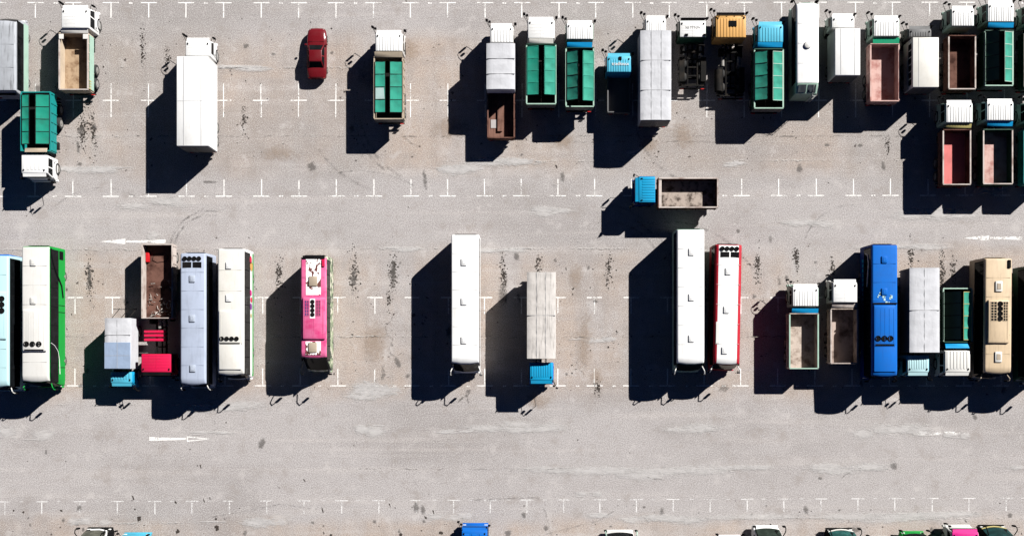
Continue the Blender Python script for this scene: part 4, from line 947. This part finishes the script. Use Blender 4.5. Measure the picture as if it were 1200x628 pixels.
bus('bus', 'pale blue grey bus with four small fans over two dark grilles at its rear', 'bus', G_BUS, 'down', (211.4, 297, 240.4, 449.5), h=3.6, roofm=PBLUE, sidem=PBLUE, front=.35, hatches=((225.5, 326.5), (225.5, 373), (226, 431.5)), hatchm=paint('pale hatch', rgb=(200, 210, 226)),
    fans=tuple((216.5 + 5.5 * i, 303.0, .15) for i in range(4)), panels=((213.9, 307, 224.2, 313.8), (225.6, 307, 236, 313.8)), mir_m=OFFW)
v = bus('bus', 'cream white bus with flower decals on its side and four fans in a row', 'bus', G_BUS, 'down', (255.3, 292, 285, 438), h=3.75, roofm=CREAM, sidem=WHITE, front=.45, hatches=((268.3, 311), (268.3, 349.2)), hatchm=WHITE,
        ac=dict(r=(256.6, 363, 283.4, 403.5), h=.17, m=CREAM, ribs=2, slot=(257.6, 401.5, 281, 403)), fans=tuple((259.8 + 5.8 * i, 396.8, .15) for i in range(4)), mir_m=DARK, stripe=((.4, .75, GREEN),))
MB().prism_x([(v.y1 - 2.7, 3.76), (v.y1 - .35, 3.78), (v.y1 - .4, 3.84), (v.y1 - 2.6, 3.9)], v.xm - .95, v.xm + .95).build('roof_fairing', CREAM, v.e, bevel=.03)
for s in (-1, 1):
    for i, (yy, zz, r, mt) in enumerate(((.7, 1.35, .34, REDP), (1.25, 1.15, .42, ORANGE), (3.6, 1.3, .28, MAG), (4.2, 1.15, .26, REDP), (4.8, 1.25, .3, paint('violet paint', rgb=(150, 70, 170))), (5.6, 1.2, .2, YEL))):
        MB().cyl((v.xm + s * (v.hw + .012), v.y0 + yy, zz), 'x', r, .03, 14).build('flower_decal', mt, v.e)
MESS = worn('camouflage livery', (.1, .1, .1), 0, .01)
def camo():
    m, nt, nd, lk, bs = nodes_of('faded painted livery')
    v_ = objvec(nt, (1, 1, 1)); c = mixc(nt, smooth(nt, noise(nt, v_, 1.6, 4), .47, .5), (.03, .045, .03), (.16, .20, .12))
    c = mixc(nt, smooth(nt, noise(nt, v_, 2.1, 5, .6), .54, .57), c, (.42, .40, .32)); lk.new(c, bs.inputs['Base Color']); return m
bpy.data.materials.remove(MESS)
v = bus('bus', 'faded pink bus with rusty peeling white roof patches', 'bus', G_BUS, 'down', (352.6, 301.5, 382, 418.5), h=3.75, roofm=PINK, sidem=camo(), front=1.25, rear=.22, hatchm=BEIGE, hatches=(), wb=1.9,
        ac=dict(r=(355, 348, 380.5, 398), h=.2, m=PINK, ribs=3, grilles=((357, 352, 362, 370, paint('blue red grille', rgb=(120, 70, 120), dirt=.6, dirtc=alb(60, 70, 140))), (370.2, 352, 375.6, 370, paint('red blue grille', rgb=(150, 80, 110), dirt=.6, dirtc=alb(60, 70, 140))))), mir_m=DARK)
q = v.rect((363, 350, 369.2, 373), 3.95); pw = MB().box(q[0], q[1], q[2], q[3], 3.94, 3.966).build('fan_plate', WHITE, v.e, bevel=.01, seg=1)
for i in range(4):
    q = v.p(366.1, 353.6 + 5 * i, 3.96); MB().cyl((q[0], q[1], 3.972), 'z', .19, .03, 18).build('fan', DARK, pw)
for r_ in ((358.6, 303.5, 376, 345.5), (358.2, 400, 376, 415.5)):
    q = v.rect(r_, 3.75); MB().box(q[0], q[1], q[2], q[3], 3.74, 3.768).build('peeling_patch', PEEL, v.e)
for px, py in ((367, 329.5), (366.5, 407)):
    q = v.p(px, py, 3.8); MB().box(q[0] - .36, q[0] + .36, q[1] - .42, q[1] + .42, 3.76, 3.87).build('roof_hatch', BEIGE, v.e, bevel=.03)
q = v.rect((353.5, 299.5, 381.5, 304), 3.75); MB().box(q[0] + .08, q[1] - .08, q[2], q[3] - .02, 3.66, 3.79).build('rear_spoiler', DARK, v.e, bevel=.03)
q = v.rect((377.3, 304, 380.5, 312.5), 3.75); MB().box(q[0], q[1], q[2], q[3], 3.74, 3.85).build('roof_box', REDP, v.e, bevel=.02, seg=1)
bus('bus', 'plain white bus standing alone left of the canvas truck, three roof hatches', 'bus', G_BUS, 'down', (529.3, 275.5, 561, 425), h=3.7, roofm=WHITE, sidem=WHITE, front=.85, hatches=((543.9, 307), (543.9, 353.2), (543.9, 398.5)), mir_m=OFFW, rr=.12)
truck('canvas_truck', 'truck with wrinkled whitish canvas top and bright blue cab standing alone between two white buses', G_CAN, 'down', (621, 424.5, 648.3, 446.5), (617.6, 318.8, 651.4, 420), zc=2.9, zb=3.6, roofm=CYAN, bodym=BLUE, ribs=9, cargo='canopy', wallm=WCANV, sx=2, sy=1, z0=1.1,
      seamm=None, doors=False, rim=DGREYP)
bus('bus', 'plain white bus touching the red edged bus on its right', 'bus', G_BUS, 'down', (793.8, 269, 825.2, 425.4), h=3.7, roofm=WHITE, sidem=PALEG, front=.75, hatches=((810.3, 295.2), (810.3, 348.3), (810.3, 396.5)), mir_m=OFFW)
v = bus('bus', 'white bus with red sides, four rear fans over two black grilles', 'bus', G_BUS, 'down', (837.6, 287, 868.4, 426), h=3.5, roofm=WHITE, sidem=RED, front=.55, yaw=-1.1, hatches=((852.6, 318), (851.5, 362.8), (850.3, 410.5)), fans=tuple((845.3 + 5.6 * i, 291.4, .15) for i in range(4)),
        panels=((843.2, 295.2, 853.6, 301.6), (855, 295.2, 865, 301.6)), mir_m=OFFW, rr=.30, inset=5)
q = v.rect((839.6, 377, 844, 402.5), 3.5); MB().box(q[0], q[1], q[2], q[3], 3.49, 3.54).build('roof_panel', OFFW, v.e, bevel=.015, seg=1)
truck('tipper_truck', 'open tipper with white ribbed cab and teal strip, right of the red sided bus', G_OPEN, 'up', (929, 335.5, 959.2, 359), (925, 367, 959, 432), zc=2.75, zb=2.35, roofm=WHITE, bodym=PALEG, ribs=9, wallm=PALEF, railm=PALEG, floorm=PALEF, gd=((928, 361.5, 959, 366.8), STRIP))
truck('tipper_truck', 'open tipper with flat white cab and dark dusty bed beside the blue bus', G_OPEN, 'up', (976.4, 330, 1004.6, 354.5), (973.4, 361.5, 1005, 426), zc=2.85, zb=2.4, roofm=WHITE, bodym=OFFW, ribs=0, wallm=PALEF, railm=RAILP, floorm=paint('dark dusty floor', rgb=(214, 194, 182), dirt=.6, dirtc=alb(90, 70, 62), rough=.9), gd=((975, 355.5, 1004.5, 360.5), RAILP))
v = bus('bus', 'deep blue bus between an open tipper and a grey canvas truck', 'bus', G_BUS, 'down', (1022.4, 287, 1051.6, 440), h=3.8, roofm=BLUE, sidem=DBLUE, front=.3, hatchm=BLUE, hatches=((1036.2, 304.3), (1036.2, 341.8)), mir_m=DARK,
        ac=dict(r=(1024.6, 357, 1049.5, 407), h=.2, m=BLUE, slot=(1026, 403, 1048, 405)), fans=((1029, 396.5, .2), (1036.4, 396.5, .2), (1043.6, 396.5, .2)))
MB().prism_x([(v.y1 - 2.6, 3.81), (v.y1 - .3, 3.82), (v.y1 - .35, 3.88), (v.y1 - 2.5, 3.95)], v.xm - .95, v.xm + .95).build('roof_fairing', BLUE, v.e, bevel=.03)
q = v.rect((1023, 354.6, 1051, 356.4), 3.85); MB().box(q[0], q[1], q[2], q[3], 3.78, 3.88).build('roof_bar', DARK, v.e)
for i in range(9):
    for s in (1,):
        MB().box(v.xm + s * v.hw + .017, v.xm + s * v.hw + .024, v.y0 + 1.0 + .42 * i, v.y0 + 1.28 + .42 * i, 1.02, 1.38).build('side_lettering', CYAN, v.e)
MB().tube([(v.xm + v.hw + .03, v.y0 + .6, 2.1), (v.xm + v.hw + .03, v.y0 + .75, 2.7), (v.xm + v.hw + .03, v.y0 + 1.5, 2.9), (v.xm + v.hw + .03, v.y0 + 3.5, 2.5)], .06).build('ribbon', WHITE, v.e, sm=True)
rp = random.Random(9); m = MB()
for i in range(26):
    q = v.p(rp.uniform(1028, 1047), rp.choice((rp.uniform(343, 356), rp.uniform(409, 420))), 3.85); w = rp.uniform(.03, .10); zz = 3.80 if abs(q[1] - v.y1) > 2.6 else 3.955
    if zz > 3.9: continue
    m.box(q[0] - w, q[0] + w, q[1] - w * 1.3, q[1] + w * 1.3, 3.79, 3.826)
m.build('worn_spot', PCYAN, v.e)
truck('canvas_truck', 'truck with smooth light grey canvas top and pale cyan cab right of the blue bus', G_CAN, 'down', (1063.6, 416, 1088.8, 437), (1066.4, 313.8, 1101.6, 412.8), zc=2.95, zb=3.65, roofm=PCYAN, bodym=LCYAN, ribs=8, cargo='canopy', wallm=GREY, sx=1, sy=1, z0=1.1, doors=False, rim=DGREYP)
truck('tipper_truck', 'covered tipper with white cab facing down between the grey canvas truck and the tan bus', G_COV, 'down', (1107.5, 410.5, 1137.3, 437), (1105, 337.5, 1139, 401), zc=2.85, zb=2.6, roofm=OFFW, bodym=OFFW, ribs=7, cargo='cover', wallm=DGREEN, railm=PALEG,
      leaves=((1106, 1119.5, 342, 398, 52, DGREEN, STEEL), (1138, 1129, 342, 398, 6, LEAF, YEL)), gd=((1108, 402.6, 1136.5, 408), STRIP))  # shaded face of the steep leaf painted dark green
v = bus('bus', 'tan bus with grilles flanking four roof fans', 'bus', G_BUS, 'down', (1154.6, 303, 1185.6, 436.5), h=3.75, roofm=TAN, sidem=TAN, front=.5, yaw=-.4, hatchm=CREAM, hatches=(), mir_m=BEIGE,
        ac=dict(r=(1158.6, 351, 1182.6, 402.5), h=.22, m=TAN, ribs=2, grilles=((1161, 353.5, 1168.2, 376, DARK), (1175.6, 353.5, 1181.4, 376, DARK))), fans=tuple((1172, 356 + 5.7 * i, .18) for i in range(4)))
for px, py in ((1170.3, 335.5), (1170.3, 418)):
    q = v.p(px, py, 3.8); h_ = MB().box(q[0] - .3, q[0] + .3, q[1] - .45, q[1] + .45, 3.76, 3.87).build('roof_hatch', CREAM, v.e, bevel=.04)
    MB().box(q[0] - .17, q[0] + .17, q[1] - .25, q[1] + .25, 3.871, 3.9).build('hatch_lid', BEIGE, h_, bevel=.01, seg=1)
q = v.rect((1180.6, 304.5, 1184, 314), 3.75); MB().box(q[0], q[1], q[2], q[3], 3.72, 3.84).build('roof_box', DARK, v.e, bevel=.02, seg=1)
bus('bus', 'bus with shadow-painted sides right of the tan bus, cut off by the right photo edge', 'bus', G_BUS, 'down', (1207, 312, 1238, 440), h=3.7, roofm=PALEG, sidem=DGREEN, front=.5, mir_m=OFFW)  # dark green sides stand for the shadowed flank

# ---- the red car
def car(label, r, z, paintm, name='car', cat='car'):
    v = Veh(name, label, cat, None, ((r[0] + r[2]) / 2, (r[1] + r[3]) / 2), 0.7, 'up')
    x0, x1, y0, y1 = v.rect(r, .75); L = y1 - y0; hw = (x1 - x0) / 2; yc = (y0 + y1) / 2
    def ring(t, zb, zt, w):
        y = yc + t * L / 2; k = .10
        return [(-w + .04, y, zb), (-w, y, zb + .18), (-w, y, zt - .16), (-w + .07, y, zt - .05), (-w + .22, y, zt), (-w * .3, y, zt + .03), (w * .3, y, zt + .03), (w - .22, y, zt), (w - .07, y, zt - .05), (w, y, zt - .16), (w, y, zb + .18), (w - .04, y, zb)]
    body = MB().loft([ring(-1, .42, .74, hw * .74), ring(-.985, .3, .9, hw * .86), ring(-.93, .25, .96, hw * .95), ring(-.6, .22, .98, hw), ring(0, .22, .97, hw), ring(.45, .22, .95, hw), ring(.75, .23, .88, hw * .97), ring(.9, .25, .8, hw * .91), ring(.975, .3, .7, hw * .78), ring(1, .4, .6, hw * .6)]).build('body', paintm, v.e, sm=True)
    # cabin: pillars and roof in paint, panes set into it
    def cr(t, z, w): return [(-w, yc + t * L / 2, z), (w, yc + t * L / 2, z)]
    base = [(-.62, .97, hw * .84), (.30, .96, hw * .84)]; top = [(-.40, 1.43, hw * .66), (.02, 1.45, hw * .67)]
    A = cr(*base[0]) + cr(*base[1]); B = cr(*top[0]) + cr(*top[1])
    vs = A + B
    cab_ = MB().add(vs, [(0, 1, 3, 2), (4, 6, 7, 5), (0, 4, 5, 1), (2, 3, 7, 6), (0, 2, 6, 4), (1, 5, 7, 3)]).build('cabin', paintm, v.e, bevel=.06)
    def pane(nm, a, b, c, d, off):
        P = [Vector(p) for p in (a, b, c, d)]; ctr = sum(P, Vector()) / 4; n_ = (P[1] - P[0]).cross(P[3] - P[0]).normalized()
        if n_.dot(Vector(off)) < 0: n_ = -n_
        Q = [ctr + (p - ctr) * .86 for p in P]; T = [q_ + n_ * .014 for q_ in Q]; U = [q_ - n_ * .05 for q_ in Q]
        MB().add(T + U, [(0, 1, 2, 3), (7, 6, 5, 4), (0, 4, 5, 1), (1, 5, 6, 2), (2, 6, 7, 3), (3, 7, 4, 0)]).build(nm, GLASS, cab_)
    pane('windscreen', A[2], A[3], B[3], B[2], (0, 1, .5)); pane('rear_window', A[0], A[1], B[1], B[0], (0, -1, .5))
    for s, (i, j) in ((-1, (0, 2)), (1, (1, 3))):
        ma = [(a + b) / 2 for a, b in zip(A[i], A[j])]; mb = [(a + b) / 2 for a, b in zip(B[i], B[j])]
        pane('side_window', A[i], ma, mb, B[i], (s, 0, .3)); pane('side_window', ma, A[j], B[j], mb, (s, 0, .3))
        MB().box(s * hw * .98, s * (hw + .16), yc + .27 * L / 2, yc + .34 * L / 2, .95, 1.08).build('mirror', paintm, v.e, bevel=.03)
        MB().box(s * hw * .42, s * hw * .72, y1 - .22, y1 - .10, .60, .72).build('headlight', LIGHTC, v.e, bevel=.03)
        MB().box(s * hw * .5, s * hw * .82, y0 - .0, y0 + .1, .68, .86).build('tail_light', TAILC, v.e, bevel=.03)
    m = MB()
    for yy in (.42,): m.box(-hw * .8, hw * .8, yc + yy * L / 2 - .008, yc + yy * L / 2 + .008, .955, .985)
    m.build('bonnet_gap', DARK, v.e)
    wheels(v.e, hw + .01, (y0 + .82, y1 - .88), .31, .2)
    return v
car('dark red car standing alone between the white box truck and a covered tipper', (360, 33, 382.6, 92), .75, CARRED)

# ---- bottom row, nosing into the frame
v = bus('bus', 'white rimmed bus nosing in at lower left beside the cyan truck', 'bus', G_BUS, 'up', (86, 634.5, 117, 785), h=3.6, roofm=WHITE, sidem=DARK, front=.75, mir_m=DARK, glassm=glass('olive tinted glass', (.045, .045, .036), .2))
MB().tube([(v.xm - .5, v.y1 + .72, 1.5), (v.xm + .3, v.y1 + .74, 1.5), (v.xm + v.hw - .25, v.y1 + .62, 1.55), (v.xm + v.hw - .06, v.y1 + .38, 2.1), (v.xm + v.hw - .05, v.y1 - .3, 3.2)], .08, 8).build('windscreen_rim', WHITE, v.e, sm=True)
truck('box_truck', 'cyan truck nosing in at the bottom edge beside the white rimmed bus', G_BOX, 'up', (137, 631.5, 168, 653), (136, 657, 170, 746), zc=2.6, zb=3.0, roofm=CYAN, bodym=LCYAN, ribs=6, cargo='box', wallm=CYAN)
truck('box_truck', 'blue cab truck nosing in alone at the middle of the bottom edge', G_BOX, 'up', (541, 620.5, 570.5, 645), (540, 649, 572, 744), zc=2.7, zb=3.2, roofm=BLUE, bodym=BLUE, ribs=3, cargo='box', wallm=BLUE, vis=BLUE)
bus('bus', 'white framed bus nosing in at the bottom edge right of the blue cab truck', 'bus', G_BUS, 'up', (712.5, 636.5, 745.5, 785), h=3.5, roofm=WHITE, sidem=OFFW, front=.7, mir_m=PALEG)
bus('minibus', 'low white minibus barely in frame left of the dark glazed white bus at the bottom', 'minibus', None, 'up', (845, 638, 873, 716), h=2.6, roofm=WHITE, sidem=WHITE, front=.5, mir_m=DARK, nwin=4, wb=1.3)
bus('bus', 'white bus with tall dark green windscreen at the bottom edge, right of centre', 'bus', G_BUS, 'up', (889.5, 633.5, 921, 787), h=3.6, roofm=WHITE, sidem=WHITE, front=.85, mir_m=DARK, glassm=glass('green tinted glass', (.01, .015, .012), .2))
bus('bus', 'bus with cream brow over a teal windscreen, barely in frame at the bottom', 'bus', G_BUS, 'up', (978, 635, 1010.5, 784), h=3.5, roofm=OFFW, sidem=DARK, front=.75, mir_m=DARK, glassm=TGLASS, brow=CREAM)
bus('minibus', 'low white minibus barely in frame between the cream browed bus and the green bus', 'minibus', None, 'up', (1024, 639.5, 1050, 711), h=2.6, roofm=WHITE, sidem=WHITE, front=.5, mir_m=DARK, nwin=4, wb=1.3)
bus('minibus', 'bright green minibus nosing in at the bottom edge left of the magenta cab', 'minibus', None, 'up', (1063, 633.5, 1092, 714), h=2.6, roofm=GREEN, sidem=GREEN, front=.5, mir_m=DARK, nwin=4, wb=1.3)
truck('box_truck', 'magenta cab truck nosing in at the bottom right', G_BOX, 'up', (1115.8, 622.6, 1147, 649), (1114, 653, 1149, 753), zc=2.75, zb=3.1, roofm=MAG, bodym=OFFW, ribs=0, cargo='box', wallm=MAG)
v = bus('bus', 'bus with yellow brow over a dark teal windscreen in the bottom right corner', 'bus', G_BUS, 'up', (1162, 632, 1194, 785), h=3.5, roofm=OFFW, sidem=DARK, front=.8, mir_m=DARK, glassm=glass('dark teal glass', (.004, .016, .016), .1), brow=YEL)

# ================================================================== light, sky, camera
sd = Vector((1.07, 0.945, 1.0)).normalized()          # towards the sun
el = math.asin(sd.z); az = math.atan2(sd.x, sd.y)
w = bpy.data.worlds.new('World'); scene.world = w; w.use_nodes = True
nt = w.node_tree; bg = nt.nodes['Background']
sky = nt.nodes.new('ShaderNodeTexSky'); sky.sky_type = 'NISHITA'; sky.sun_disc = False
sky.sun_elevation = el; sky.sun_rotation = az; sky.altitude = 17000; sky.air_density = 1.0; sky.dust_density = 0.0; sky.ozone_density = 10.0
nt.links.new(sky.outputs[0], bg.inputs[0]); bg.inputs[1].default_value = 0.05
sl = bpy.data.lights.new('sun', 'SUN'); sl.energy = 5.0; sl.angle = R(.5); sl.color = (1.0, .975, .945)
so = bpy.data.objects.new('sun', sl); COL.objects.link(so); so.location = (60, 50, 80); so.rotation_euler = sd.to_track_quat('Z', 'Y').to_euler()
cd = bpy.data.cameras.new('camera'); co = bpy.data.objects.new('camera', cd); COL.objects.link(co); scene.camera = co
co.location = (0, 0, H); co.rotation_euler = (0, 0, 0)
cd.sensor_width = 36; cd.sensor_fit = 'HORIZONTAL'; cd.lens = F * 36 / 1200
cd.shift_x = (600 - CX) / 1200; cd.shift_y = (CY - 314) / 1200
cd.clip_start = 1.0; cd.clip_end = 3000
scene.cycles.transparent_max_bounces = 64
vs = scene.view_settings; scene.display_settings.display_device = 'sRGB'
vs.view_transform = 'Standard'; vs.look = 'None'; vs.exposure = 1.47; vs.gamma = 1.0; vs.use_curve_mapping = False
